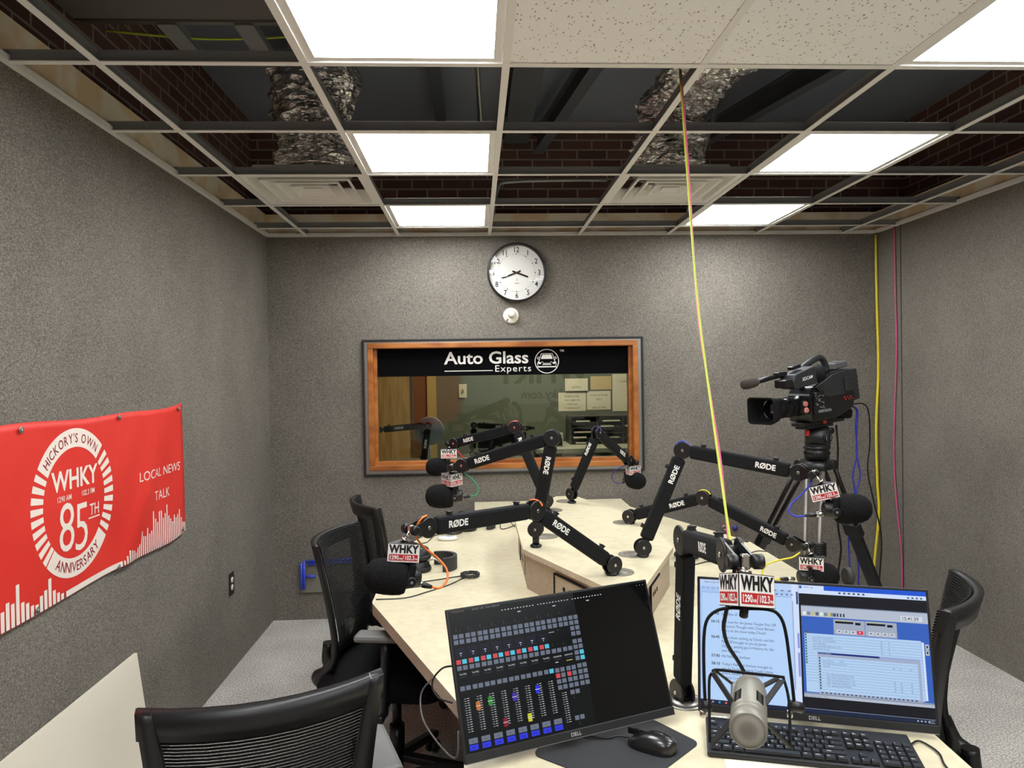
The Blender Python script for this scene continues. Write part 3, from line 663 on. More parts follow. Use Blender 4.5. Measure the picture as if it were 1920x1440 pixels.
# white board leaning at the lower left
t = thing('foam_board', 'large blank white board leaning against the left wall', 'board', T(XL+0.05, 2.2, 0))
mb = MB(); a = V((XL+0.062, 2.95, 0.0)); 
P = [(XL+0.075, 2.965, 0.0), (XL+0.075, 1.45, 0.0), (XL+0.012, 1.45, 0.545), (XL+0.012, 2.95, 0.545)]
A = mb.vv(P); B = mb.vv([V(p)+V((0.012, 0, 0.0015)) for p in P]); mb.face(A); mb.face(B)
for k in range(4): mb.face([A[k], A[(k+1) % 4], B[(k+1) % 4], B[k]])
mb.build('board_sheet', mat('off_white_board', (226, 218, 198), 0.6), t)
# ------------------------------------------------------------------ desk
def rnd(pts, r, n=5):
    out = []
    m = len(pts)
    for i in range(m):
        p = V(pts[i]); a = V(pts[i-1]); b = V(pts[(i+1) % m]); rr = r[i] if isinstance(r, (list, tuple)) else r
        if rr <= 0: out.append(tuple(p)); continue
        u = (a-p).normalized(); v = (b-p).normalized(); A = p+u*rr; B = p+v*rr
        for k in range(n+1):
            t = k/n; out.append(tuple(A*(1-t)**2+p*2*t*(1-t)+B*t*t))
    return out
DP = [(-0.03, 1.2), (0.12, 0.98), (0.88, 0.98), (1.02, 1.2), (1.06, 1.72), (1.36, 2.78), (1.36, 3.60), (0.976, 4.62), (0.976, 4.93), (-0.02, 4.93), (-0.02, 4.62), (-0.406, 3.60), (-0.406, 2.776), (-0.045, 1.86)]
t = thing('studio_desk', 'large cream studio desk filling the middle of the room', 'desk', T(0.478, 3.0, 0))
mb = MB(); pts = rnd(DP, [0.05, 0.06, 0.06, 0.05, 0.05, 0.03, 0.03, 0.0, 0.0, 0.0, 0.0, 0.03, 0.02, 0.02])
a = mb.vv([(p[0], p[1], H) for p in pts]); mb.face(a); mb.mi = 1
b0 = mb.vv([(p[0], p[1], H) for p in pts]); b1 = mb.vv([(p[0], p[1], H-0.042) for p in pts])
for k in range(len(pts)): mb.face([b0[k], b0[(k+1) % len(pts)], b1[(k+1) % len(pts)], b1[k]])
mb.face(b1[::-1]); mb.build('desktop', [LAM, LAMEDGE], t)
DARKP = mat('dark_desk_base', (24, 23, 23), 0.7)
IN = [(0.22, 1.6), (0.72, 1.6), (0.74, 2.8), (0.72, 4.3), (0.24, 4.3), (0.20, 2.8)]
mb = MB(); mb.prism(IN, 0.0, H-0.043); mb.build('pedestal', DARKP, t)
# riser
RP = [(0.177, 2.89), (0.41, 2.34), (0.54, 2.34), (0.776, 2.865), (0.774, 3.5), (0.555, 4.13), (0.445, 4.13), (0.177, 3.5)]
RB = [(0.192, 2.90), (0.42, 2.36), (0.53, 2.36), (0.762, 2.875), (0.76, 3.49), (0.55, 4.11), (0.45, 4.11), (0.192, 3.49)]
t = thing('desk_riser', 'raised cream centre box on the desk that carries the boom arms', 'riser', T(0.478, 3.2, H))
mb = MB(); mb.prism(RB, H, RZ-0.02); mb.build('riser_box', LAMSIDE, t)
mb = MB(); a = mb.vv([(p[0], p[1], RZ) for p in rnd(RP, 0.008, 2)]); mb.face(a); mb.mi = 1; q = rnd(RP, 0.008, 2)
b0 = mb.vv([(p[0], p[1], RZ) for p in q]); b1 = mb.vv([(p[0], p[1], RZ-0.02) for p in q])
for k in range(len(q)): mb.face([b0[k], b0[(k+1) % len(q)], b1[(k+1) % len(q)], b1[k]])
mb.face(b1[::-1]); mb.build('riser_top', [LAM, LAMEDGE], t)
def riser_panel(p, q, u0, u1, label=None):
    a = V((*p, 0)); b = V((*q, 0)); d = (b-a).normalized(); nrm = V((d.y, -d.x, 0)); F = Matrix((d, V((0, 0, 1)), nrm)).transposed().to_4x4(); F.translation = a+nrm*0.001+V((0, 0, H))
    mb = MB(F); mb.box(((u0+u1)/2, 0.072, 0.002), (u1-u0, 0.085, 0.004)); mb.mi = 1
    mb.box(((u0+u1)/2, 0.117, 0.004), (u1-u0+0.008, 0.006, 0.008)); mb.box((u0-0.003, 0.076, 0.004), (0.005, 0.082, 0.008))
    for k, du in enumerate((0.3, 0.5, 0.72)):
        mb.lathe([(0.009, 0.004), (0.009, 0.0052), (0, 0.0052)], T(u0+(u1-u0)*du, 0.075, 0), 14, cap=False)
    mb.build('connector_panel', [LAMSIDE, BLACKM], t)
riser_panel((0.192, 2.90), (0.42, 2.36), 0.24, 0.46); riser_panel((0.53, 2.36), (0.762, 2.875), 0.14, 0.30); riser_panel((0.192, 3.49), (0.192, 2.90), 0.28, 0.50)
# waste bin under the desk
t = thing('waste_bin', 'black round waste bin under the left desk edge', 'bin', T(-0.03, 2.25, 0))
mb = MB(); mb.lathe([(0.0, 0.004), (0.12, 0.004), (0.155, 0.36), (0.162, 0.365), (0.162, 0.372), (0.15, 0.372), (0.115, 0.01), (0, 0.01)], T(-0.12, 2.2, 0), 32, cap=False); mb.build('bin_shell', BLACKM, t)

# ------------------------------------------------------------------ boom arms
CLIPM = mat('clip_black', (15, 15, 15), 0.6)
def boom_arm(label, base, P, E, F, M, tl=(0.62, 1), tu=(0.80, 1), rd=0.031, sl=(0.051, 0.032), side=None, insert=True, up_side=None):
    """base: disc on the desk, P pivot, E elbow, F end joint, M mic mount. tl/tu: place along the sleeve and reading direction of the lettering"""
    P, E, F, M, base = V(P), V(E), V(F), V(M), V(base)
    t = thing('boom_arm', label, 'microphone arm', T(base), 'black boom arms with fabric sleeves')
    def sidev(a, b, prefer=None):
        d = b-a; s = V((-d.y, d.x, 0))
        if s.length < 0.05: s = V(prefer or (0.3, -1, 0))
        s.normalize()
        if s.dot(V((0, 0, CAMZ))-a) < 0 and s.dot(V((0, 0, 0))-a.to_2d().to_3d()) < 0: s = -s
        return s
    s1 = V(side).normalized() if side else sidev(P, E); s2 = V(up_side).normalized() if up_side else sidev(E, F)
    if insert:
        mb = MB(); mb.lathe([(0.0, 0.0), (0.052, 0.0), (0.051, 0.003), (0.043, 0.0042), (0.042, 0.0032), (0.030, 0.0032), (0.029, 0.0042), (0, 0.0042)], T(base), 36, cap=False); mb.build('desk_insert', STEEL if insert == 2 else mat('insert_grey', (128, 124, 112), 0.4, 0.3), t)
    mb = MB(); mb.cyl((P.x, P.y, base.z+0.002), (P.x, P.y, P.z), 0.014, None, 16); mb.rod((P.x, P.y, base.z), (P.x, P.y, base.z+0.012), 0.024); mb.build('base_post', SATIN, t)
    def disc(c, s, name='joint', r=rd):
        mb = MB()
        for k in (-1, 1):
            a = c+s*k*0.0125; mb.rod(a, a+s*k*0.007, r, 0.002, 28)
        mb.cyl(c-s*0.0125, c+s*0.0125, r*0.55, None, 16)
        j = mb.build(name, BLACK, t)
        mb = MB()
        for k in (-1, 1): a = c+s*k*0.0195; mb.rod(a, a+s*k*0.0022, 0.0058, 0.001, 12)
        mb.build('screw', CHROME, j)
    disc(P, s1); disc(E, (s1+s2).normalized() if s1.dot(s2) > 0 else s2, r=rd*1.06); disc(F, s2, r=rd*0.95)
    def sleeve(a, b, s, name, place, direc):
        d = (b-a).normalized(); L = (b-a).length; A = a+d*0.033; B = b-d*0.033
        n = s.cross(d).normalized()
        if n.z < 0: n = -n
        mb = MB(); X = Matrix((n, d.cross(n), d)).transposed().to_4x4()
        mb.box((A+B)/2, (sl[0], sl[1], (B-A).length), X, 0.009); mb.mi = 1
        mb.box((a+A)/2+d*0.004, (sl[0]*0.55, sl[1]*0.55, 0.05), X, 0.004); mb.box((b+B)/2-d*0.004, (sl[0]*0.55, sl[1]*0.55, 0.05), X, 0.004)
        so = mb.build(name, [SLEEVE, SATIN], t)
        mb = MB()
        tx = d*direc
        for k in (-1, 1):
            sd = (d.cross(n)).normalized()*k
            # text frame: x along arm, z out of the face; keep it readable from that face
            x = tx if k*1 == 1 else tx
            z = sd; y = z.cross(x)
            if k == -1: pass
            mid = A+(B-A)*place+z*(sl[1]/2+0.0006)
            Fm = Matrix((x, y, z)).transposed().to_4x4(); Fm.translation = mid - y*0.0085
            mb.text('RØDE', Fm, 0.0275, 0.034, 0.98)
        mb.build('lettering', WHITE, so)
        for u in (0.13, 0.86):
            mb = MB(); c = A+(B-A)*u+n*(sl[0]/2+0.003); mb.box(c, (0.012, 0.016, 0.014), X, 0.003); mb.box(c+n*0.006, (0.004, 0.020, 0.016), X, 0.0015); mb.build('cable_clip', CLIPM, t)
        return so
    sleeve(P, E, s1, 'lower_arm', *tl); sleeve(E, F, s2, 'upper_arm', *tu)
    # tapered plates out to the mount
    mb = MB(); d = (M-F); L = d.length; d.normalize(); n = s2.cross(d).normalized()
    for k in (-1, 1):
        c = F+s2*k*0.0145; X = Matrix((d, n, s2)).transposed().to_4x4(); X.translation = c
        m = len([0]); out = []
        for i in range(9): a = radians(90+180*i/8); out.append((rd*0.85*cos(a), rd*0.85*sin(a)))
        for i in range(7): a = radians(-80+160*i/6); out.append((L+0.009*cos(a), 0.009*sin(a)))
        mb.prism(out, -0.002, 0.002, X)
    mb.build('end_plates', SATIN, t)
    for k in (-1, 1):
        mb = MB(); a = M+s2*k*0.012; mb.rod(a, a+s2*k*0.020, 0.0135, 0.003, 14); mb.build('thumb_knob', BLACK, t)
    mb = MB(); mb.box(M, (0.016, 0.014, 0.026), frame((0, 0, 1), s2), 0.003); mb.build('swivel_block', CHROME, t)
    return t

def mic_stem(parent, a, b, r=0.0045):
    mb = MB(); mb.cyl(a, b, r, None, 12); mb.rod(V(b)+(V(a)-V(b)).normalized()*0.006, b, 0.013, 0.001); mb.build('threaded_stem', CHROME, parent)

# triangular station flag around the mic stem
FS_, FH_ = 0.088, 0.0515
FLAGP = None
def flag(label, M):
    global FLAGP
    if FLAGP: return copy_tree(FLAGP, M, label)
    t = thing('microphone_flag', label, 'microphone flag', M, 'three-sided station flags on the microphones'); FLAGP = t
    r = FS_/sqrt(3); pts = [(r*cos(radians(a)), r*sin(radians(a))) for a in (-90, 30, 150)]
    mb = MB(M); mb.prism(pts, -FH_/2, FH_/2); mb.build('flag_body', mat('flag_edge_black', (20, 20, 20), 0.5), t)
    ap = FS_/(2*sqrt(3))
    W, I, B_, T_ = MB(M), MB(M), MB(M), MB(M)
    for a in (-30, 90, 210):
        Fm = R(radians(a+90)) @ T(0, -ap-0.0004, 0) @ WX       # x along the face, y up, z outwards
        W.rect(Fm, -FS_/2+0.0012, -FH_/2+0.0012, FS_/2-0.0012, FH_/2-0.0012)
        I.text('WHKY', Fm @ T(0, 0.0012, 0.0005), 0.0300, 0.046, 0.83, 'CENTER', 1.05)
        B_.rect(Fm, -FS_/2+0.005, -FH_/2+0.005, FS_/2-0.005, -0.0035, 0.0004)
        T_.text('1290', Fm @ T(-0.0255, -0.0175, 0.0008), 0.0158, 0.03, 0.80); T_.text('AM', Fm @ T(-0.008, -0.0175, 0.0008), 0.007, 0.03, 0.9)
        T_.text('/', Fm @ T(-0.0005, -0.019, 0.0008), 0.019, 0.012, 0.8)
        T_.text('102.3', Fm @ T(0.0165, -0.0175, 0.0008), 0.0158, 0.03, 0.78); T_.text('FM', Fm @ T(0.0345, -0.0175, 0.0008), 0.0065, 0.03, 0.9)
    W.build('white_face', WHITE, t); I.build('call_letters', INK, t); b = B_.build('frequency_band', RED, t); T_.build('frequency_lettering', WHITE, b)
    return t
MICP = None
def mic(label, M):
    """dynamic mic, local: foam along +X from the origin (body), yoke up +Z, connector towards -X"""
    global MICP
    if MICP: return copy_tree(MICP, M, label)
    t = thing('microphone', label, 'microphone', M, 'broadcast microphones with round foam windscreens'); MICP = t
    X = R(pi/2, 'Y')
    mb = MB(M); mb.lathe([(0.0, -0.040), (0.018, -0.040), (0.024, -0.037), (0.029, -0.010), (0.031, 0.0), (0.031, 0.02)], X, 32, cap=False); mb.build('mic_body', BLACK, t)
    mb = MB(M); mb.lathe([(0.031, 0.0), (0.043, 0.003), (0.0475, 0.014), (0.0495, 0.035), (0.0495, 0.058), (0.047, 0.080), (0.040, 0.098), (0.027, 0.110), (0.012, 0.115), (0, 0.116)], X, 40, cap=False); mb.build('foam_windscreen', FOAM, t)
    mb = MB(M)
    for k in (-1, 1): mb.beam((-0.010, k*0.034, -0.010), (-0.010, k*0.034, 0.042), 0.016, 0.004, (1, 0, 0), 0.001)
    mb.beam((-0.010, -0.036, 0.042), (-0.010, 0.036, 0.042), 0.016, 0.004, (1, 0, 0), 0.001); mb.cyl((-0.010, 0, 0.042), (-0.010, 0, 0.056), 0.010)
    mb.build('yoke', SATIN, t)
    for k in (-1, 1):
        mb = MB(M); mb.rod((-0.010, k*0.034, -0.002), (-0.010, k*0.043, -0.002), 0.014, 0.002); kn = mb.build('yoke_knob', BLACK, t)
        mb = MB(M); mb.rod((-0.010, k*0.043, -0.002), (-0.010, k*0.0438, -0.002), 0.004, 0.0005, 12); mb.build('screw', GALV, kn)
    return t
CABP = {}
def cable(label, col, plug_a, plug_b, path, r=0.0032, name='microphone_cable'):
    """plug_a sits in the mic, plug_b is the cable end of the plug; path carries on from there"""
    m = mat('cable_'+col[0], col[1], 0.45)
    t = thing(name, label, 'cable', T(plug_a), 'coloured microphone cables')
    a, b = V(plug_a), V(plug_b); d = (b-a).normalized(); L = (b-a).length
    mb = MB(); mb.rod(a, a+d*L*0.45, 0.0088, 0.001); mb.build('plug_shell', CHROME, t)
    mb = MB(); mb.lathe([(0.0075, 0), (0.0085, 0.003), (0.0075, L*0.3), (0.005, L*0.56)], T(a+d*L*0.44) @ frame(d), 14); mb.build('strain_relief', BLACK, t)
    mb = MB(); mb.tube([b-d*0.006]+[V(p) for p in path], r, 8, 6); mb.build('cord', m, t)
    return t
def loop_over(label_parent, c, s, col, r, a0, a1, off=0.0, parent=None):
    """short length of the cable riding over a joint"""
    mb = MB(); c = V(c); s = V(s).normalized(); z = V((0, 0, 1)); x = s.cross(z).normalized()
    mb.tube([c+s*off+x*cos(radians(a))*r+z*sin(radians(a))*r for a in range(a0, a1+1, 12)], 0.003, 8, 2)
    mb.build('cord_over_joint', mat('cable_'+col[0], col[1], 0.45), parent)
ORANGE = ('orange', (232, 118, 40)); GREENC = ('green', (34, 138, 92)); REDC = ('red', (206, 44, 62)); PURPLE = ('purple', (60, 48, 120)); YELLOW = ('yellow', (226, 206, 44)); BLUE = ('blue', (42, 52, 168)); BLKC = ('black', (14, 14, 15))
# plane-facing helper: yaw 0 faces the viewer squarely
def PM(p, yaw=0.0, roll=0.0, pitch=0.0): return T(V(p)) @ R(yaw) @ R(pitch, 'X') @ R(roll, 'Y')

# A  front left
MA = V((-0.1866, 2.0300, 1.1985))
a = boom_arm('front left boom arm reaching left, orange cable', (0.4885, 2.5144, 0.9300), (0.4584, 2.4850, 0.9664), (0.184, 2.353, 1.184), (-0.149, 2.081, 1.194), MA, (0.75, -1), (0.80, -1))
FA = V((-0.2057, 2.0200, 1.1421)); mic_stem(a, MA, FA+V((0.0, 0, 0.028)))
flag('tilted flag on the front left microphone, in front of the orange cable', PM(FA, radians(60), 0) @ Matrix.Rotation(0, 4, 'Z') if False else T(FA) @ R(radians(5), 'Y') @ R(radians(65)))
MICA = V((-0.1997, 2.0200, 1.0682))
mic('microphone with orange cable, nearest to the left chair', T(MICA) @ R(radians(12)) @ R(radians(180)) @ R(radians(-9), 'Y'))
c = cable('orange cable hanging in a loop from the front left microphone', ORANGE, (-0.1803, 2.0300, 1.0515), (-0.1304, 2.0300, 1.0367), [(-0.1074, 2.0400, 1.0316), (-0.0885, 2.0600, 1.0509), (-0.0934, 2.0800, 1.0759), (-0.1213, 2.1000, 1.1037), (-0.1544, 2.1000, 1.1308), (-0.1750, 2.0800, 1.1649), (-0.1744, 2.0600, 1.1964), (-0.1590, 2.0600, 1.2216), (-0.1454, 2.0800, 1.2264)])
loop_over(c, (0.184, 2.353, 1.184), (-0.6, -0.8, 0), ORANGE, 0.034, 20, 160, 0.0, c)
# B  middle left, green
MBp = V((-0.1009, 3.0400, 1.2438))
b = boom_arm('left boom arm in a high elbow, green cable', (0.2902, 3.1054, 0.9300), (0.2314, 2.9200, 1.0025), (0.297, 2.851, 1.374), (-0.060, 3.055, 1.248), MBp, (0.76, -1), (0.80, -1), up_side=(-0.35, -0.93, 0), side=(-0.25, -0.97, 0))
FB = V((-0.1058, 3.0300, 1.1942)); mic_stem(b, MBp, FB+V((0, 0, 0.027)))
flag('flag with an edge turned forward, above the green-cabled microphone', T(FB))
MICB = V((-0.1003, 3.0300, 1.1254))
mic('microphone with green cable, below the upper left pair of flags', T(MICB) @ R(radians(176)))
c = cable('green cable curling beside the middle left microphone', GREENC, (-0.0827, 3.0300, 1.1228), (-0.0297, 3.0300, 1.1215), [(-0.0053, 3.0400, 1.1260), (0.0018, 3.0500, 1.1532), (-0.0200, 3.0600, 1.1858), (-0.0508, 3.0600, 1.2133), (-0.0683, 3.0600, 1.2316)])
# C  back left, red
MC = V((-0.1493, 4.0300, 1.2507))
cc = boom_arm('far left boom arm behind the others, red cable', (0.3807, 3.7020, 0.9300), (0.3501, 3.6600, 0.9843), (0.201, 3.755, 1.353), (-0.120, 4.023, 1.252), MC, (0.82, -1), (0.78, -1), up_side=(-0.5, -0.85, 0), side=(-0.2, -0.97, 0))
FCc = V((-0.1527, 4.0200, 1.1989)); mic_stem(cc, MC, FCc+V((0, 0, 0.027)))
flag('topmost flag on the left, facing forward above a microphone', T(FCc) @ R(radians(60)))
mic('far left microphone half hidden behind a flag', T(V((-0.1656, 4.0200, 1.1258))) @ R(radians(180)))
c = cable('short red cable at the far left microphone', REDC, (-0.1547, 4.0400, 1.1201), (-0.1318, 4.0600, 1.1171), [(-0.0844, 4.0600, 1.1280), (-0.0660, 4.0500, 1.1554), (-0.0944, 4.0300, 1.1966), (-0.1230, 4.0200, 1.2276)])
loop_over(c, (0.201, 3.755, 1.353), (-0.35, -0.93, 0), REDC, 0.033, -10, 120, 0.008, c); loop_over(c, (0.201, 3.755, 1.353), (-0.35, -0.93, 0), REDC, 0.033, -10, 120, -0.003, c)
# D  far right back, purple
MD = V((0.8911, 4.1300, 1.1137))
d = boom_arm('far back boom arm in front of the window, purple cable', (0.4794, 3.9582, 0.9300), (0.5061, 3.9000, 0.9805), (0.632, 3.796, 1.315), (0.859, 4.11, 1.129), MD, (0.78, 1), (0.76, 1), up_side=(0.75, -0.66, 0), side=(-0.85, -0.5, 0))
FD = V((0.8822, 4.1200, 1.0724)); mic_stem(d, MD, FD+V((0, 0, 0.027)))
flag('farthest flag, right of the window with two sides showing', T(FD) @ R(radians(-27)))
mic('farthest microphone right of the window, foam facing forward', T(V((0.8838, 4.1600, 1.0119))) @ R(radians(-70)))
c = cable('purple cable looping left of the farthest microphone', PURPLE, (0.8640, 4.1700, 0.9986), (0.8380, 4.1800, 0.9915), [(0.8006, 4.1800, 0.9893), (0.7773, 4.1700, 1.0159), (0.7822, 4.1600, 1.0541), (0.8177, 4.1500, 1.0823), (0.8623, 4.1400, 1.1040)])
loop_over(c, (0.632, 3.796, 1.315), (-0.85, -0.5, 0), PURPLE, 0.033, 10, 170, 0.0, c)
# E  right back low, yellow
ME = V((1.2523, 2.7200, 0.9527))
e = boom_arm('low boom arm on the right slanting down, yellow cable', (0.6770, 3.3524, 0.9300), (0.6984, 3.3250, 0.9652), (0.980, 3.114, 1.079), (1.236, 2.796, 0.944), ME, (0.70, 1), (0.80, 1))
FE = V((1.2589, 2.7000, 0.8943)); mic_stem(e, ME, FE+V((0, 0, 0.028)))
flag('level flag facing forward just above the right screen', T(FE) @ R(radians(36)))
mic('microphone just behind the top of the right screen', T(V((1.2480, 2.7000, 0.8419))) @ R(radians(3)) )
mb = MB(); mb.rod((1.3888, 2.7000, 0.8378), (1.4137, 2.7000, 0.8371), 0.036, 0.006); 
t = mb.build('ring_cap', mat('grey_cap', (52, 50, 48), 0.7)); tag(t, 'dark grey round cap on the foam behind the right screen', 'cap')
mb = MB(); p = V((1.3170, 2.7600, 0.9292))
for k in range(5): mb.box(p+V((0, 0, -0.02+k*0.010)), (0.042, 0.02, 0.005), None, 0.001)
mb.box(p+V((-0.022, 0, 0)), (0.006, 0.03, 0.055), None, 0.001); mb.box(p+V((0.022, 0, 0)), (0.006, 0.03, 0.055), None, 0.001)
tag(mb.build('vented_clamp', BLACK), 'black slotted clamp beside the low right boom mount', 'clamp')
c = cable('yellow cable dropping from the low right boom to its microphone', YELLOW, (1.1878, 2.6900, 0.8363), (1.1282, 2.6800, 0.8408), [(1.0853, 2.6600, 0.8457), (1.0591, 2.6600, 0.8564), (1.0553, 2.6600, 0.8804), (1.0799, 2.6700, 0.9030), (1.1310, 2.6800, 0.9131), (1.1869, 2.7000, 0.9166), (1.2250, 2.7200, 0.9289)])
loop_over(c, (0.980, 3.114, 1.079), (-0.7, -0.7, 0), YELLOW, 0.033, 20, 160, 0.0, c)
# F  right front, blue
MF = V((1.1315, 2.4000, 1.2736))
f = boom_arm('tall boom arm on the right with a high elbow, blue cable', (0.5854, 2.7545, 0.9300), (0.6191, 2.7200, 0.9662), (0.778, 2.726, 1.329), (1.108, 2.456, 1.273), MF, (0.80, 1), (0.78, 1))
FF = V((1.1560, 2.3800, 1.2186)); mic_stem(f, MF, FF+V((-0.008, 0, 0.028)))
flag('tilted flag at the tripod, above the blue-cabled microphone', T(FF) @ R(radians(-24)) @ R(radians(-15), 'Y') @ R(radians(60)))
mic('microphone with blue cable pointing right in front of the tripod', T(V((1.1836, 2.3600, 1.1609))) @ R(radians(-6)) @ R(radians(-2), 'Y'))
c = cable('blue cable looping left of the right microphone', BLUE, (1.1473, 2.3600, 1.1476), (1.0822, 2.3600, 1.1421), [(1.0542, 2.3700, 1.1391), (1.0371, 2.3800, 1.1519), (1.0490, 2.3900, 1.1766), (1.0923, 2.4000, 1.2097), (1.1229, 2.4100, 1.2381), (1.1334, 2.4200, 1.2582)])
loop_over(c, (0.778, 2.726, 1.329), (-0.6, -0.8, 0), BLUE, 0.033, 20, 160, 0.0, c)
# G  nearest, over the right screen
MG = V((0.4611, 1.2400, 1.2924))
g = boom_arm('nearest boom arm standing upright between the two screens', (0.5269, 1.8552, 0.7700), (0.5244, 1.8700, 0.7900), (0.5019, 1.7400, 1.2171), (0.4675, 1.3300, 1.2822), MG, (0.60, 1), (0.62, 1), rd=0.034, sl=(0.052, 0.032), side=(-0.97, -0.25, 0), insert=2)
FG = V((0.4568, 1.2350, 1.2439)); mic_stem(g, MG, FG+V((0, 0, 0.029)))
flag('largest flag, right above the nearest silver microphone', T(FG) @ R(radians(-19)) @ R(radians(-17), 'X') @ R(radians(-10)) @ Matrix.Scale(1.07, 4))
# ------------------------------------------------------------------ nearest microphone: silver, in a shock mount
GREYM = mat('fawn_mic_metal', (134, 132, 120), 0.45, 0.3)
A0 = V((0.3960, 1.0600, 1.0882)); A1 = V((0.4708, 1.2500, 1.0742)); ax = (A1-A0).normalized(); ML = (A1-A0).length
XM = frame(ax, (0, 0, 1)); XM.translation = A0
t = thing('microphone', 'silver-grey studio microphone pointing at the viewer over the keyboard', 'microphone', XM)
mb = MB(XM); mb.lathe([(0.0255, 0.0), (0.0275, 0.002), (0.0275, 0.03), (0.0262, 0.033), (0.0262, 0.036), (0.0275, 0.039), (0.0275, 0.044), (0.0262, 0.047), (0.0262, 0.05), (0.0275, 0.053), (0.0275, ML-0.045), (0.024, ML-0.02), (0.018, ML), (0.0, ML)], None, 48, cap=False); mb.build('mic_body', GREYM, t)
GRILLE = mat('mic_grille', (92, 88, 80), 0.5, 0.3)
def dots(m, sc):
    N, L, b = nodes(m); tc = N.new('ShaderNodeTexCoord'); v = N.new('ShaderNodeTexVoronoi'); v.inputs['Scale'].default_value = sc; v.inputs['Randomness'].default_value = 0.0
    L.new(tc.outputs['Object'], v.inputs['Vector']); r = N.new('ShaderNodeValToRGB'); r.color_ramp.elements[0].position = 0.25; r.color_ramp.elements[1].position = 0.45
    r.color_ramp.elements[0].color = rgb(30, 28, 26); r.color_ramp.elements[1].color = rgb(150, 147, 134); L.new(v.outputs['Distance'], r.inputs[0]); L.new(r.outputs[0], b.inputs['Base Color'])
dots(GRILLE, 520)
mb = MB(XM); mb.lathe([(0.0255, 0.001), (0.022, -0.0005), (0.012, -0.0015), (0, -0.002)], None, 48, cap=False); mb.build('front_grille', GRILLE, t)
for k in range(12):
    for sd in (-1, 1):
        pass
mb = MB(XM)
for sd in (-38, -142, 38, 142):
    for k in range(9):
        mb.box(R(radians(sd)) @ V((0.0274, 0, 0.062+k*0.005)), (0.001, 0.013, 0.0022), R(radians(sd)))
mb.build('side_slots', BLACKM, t)
mb = MB(XM); mb.rod((0, 0, ML-0.001), (0, 0, ML+0.018), 0.0095, 0.001); mb.build('connector_barrel', STEEL, t)
t = thing('shock_mount', 'black hoop shock mount cradling the nearest silver microphone', 'shock mount', T(FG))
hoop = [(0.3822, 1.2200, 1.0427), (0.3818, 1.2250, 1.1091), (0.3841, 1.2300, 1.1668), (0.3917, 1.2350, 1.1952), (0.4087, 1.2350, 1.2103), (0.4330, 1.2350, 1.2142), (0.4573, 1.2350, 1.2125), (0.4986, 1.2350, 1.2094), (0.5182, 1.2350, 1.1985), (0.5271, 1.2300, 1.1713), (0.5335, 1.2250, 1.1037), (0.5380, 1.2200, 1.0367)]
mb = MB(); mb.tube(hoop, 0.0029, 8, 5); mb.build('hoop', BLACKM, t)
mb = MB(); mb.rod((0.4553, 1.2350, 1.1968), (0.4574, 1.2350, 1.2171), 0.0075, 0.002); mb.cyl((0.4573, 1.2350, 1.2116), (0.4599, 1.2370, 1.2849), 0.0045); mb.build('stem_nut', BLACK, t)
for a, b in (((0.3768, 1.2200, 1.0547), (0.3915, 1.2200, 1.0505)), ((0.5279, 1.2200, 1.0490), (0.5512, 1.2200, 1.0426))):
    mb = MB(); mb.rod(a, b, 0.009, 0.002); mb.build('pivot_knob', BLACK, t)
    mb = MB(); mb.rod(V(a)+V((0, -0.002, -0.02)), V(a)+V((0, -0.002, -0.008)), 0.005, 0.001); mb.build('pivot_screw', CHROME, t)
wire = [(0.3698, 1.1600, 1.0213), (0.3791, 1.1900, 1.0611), (0.3861, 1.2100, 1.1015), (0.3908, 1.2100, 1.1131)]
mb = MB(); mb.tube(wire, 0.0024, 8, 4)
mb.tube([(0.3909, 1.2100, 1.1149), (0.4001, 1.2100, 1.1182), (0.4504, 1.2100, 1.1110), (0.5075, 1.2100, 1.1026), (0.5148, 1.2100, 1.0968), (0.5149, 1.1900, 1.0649), (0.4977, 1.1500, 1.0125)], 0.0024, 8, 4)
mb.build('wire_frame', BLACKM, t)
def strap(a, b, wd=0.013):
    mb = MB(); mb.beam(a, b, wd, 0.003, (0.2, -1, 0.2), 0.001); mb.build('elastic_strap', mat('elastic_black', (34, 34, 34), 0.8), t)
strap((0.3894, 1.2000, 1.1172), (0.4045, 1.1300, 1.0876)); strap((0.3989, 1.2150, 1.1144), (0.4381, 1.2200, 1.0817))
strap((0.5069, 1.2000, 1.1013), (0.4423, 1.1300, 1.0862)); strap((0.5077, 1.2150, 1.0987), (0.4761, 1.2200, 1.0803))
strap((0.3974, 1.1200, 1.0799), (0.3700, 1.1500, 1.0246)); strap((0.4382, 1.1200, 1.0783), (0.4986, 1.1500, 1.0124))
for a, b in (((0.4326, 1.2200, 1.0892), (0.4101, 1.1600, 1.0824)), ((0.4790, 1.2200, 1.0857), (0.4594, 1.1600, 1.0787))):
    mb = MB(); mb.rod(a, b, 0.0055, 0.001); mb.build('cradle_post', GALV, t)
cable('black cable rising from the nearest silver microphone through its hoop', BLKC, (0.4764, 1.2700, 1.0703), (0.4736, 1.2800, 1.0816), [(0.4612, 1.2800, 1.1031), (0.4431, 1.2800, 1.1325), (0.4357, 1.2800, 1.1615), (0.4389, 1.2800, 1.1853), (0.4471, 1.2800, 1.2186), (0.4553, 1.2800, 1.2566), (0.4647, 1.3000, 1.2800)], 0.0036)

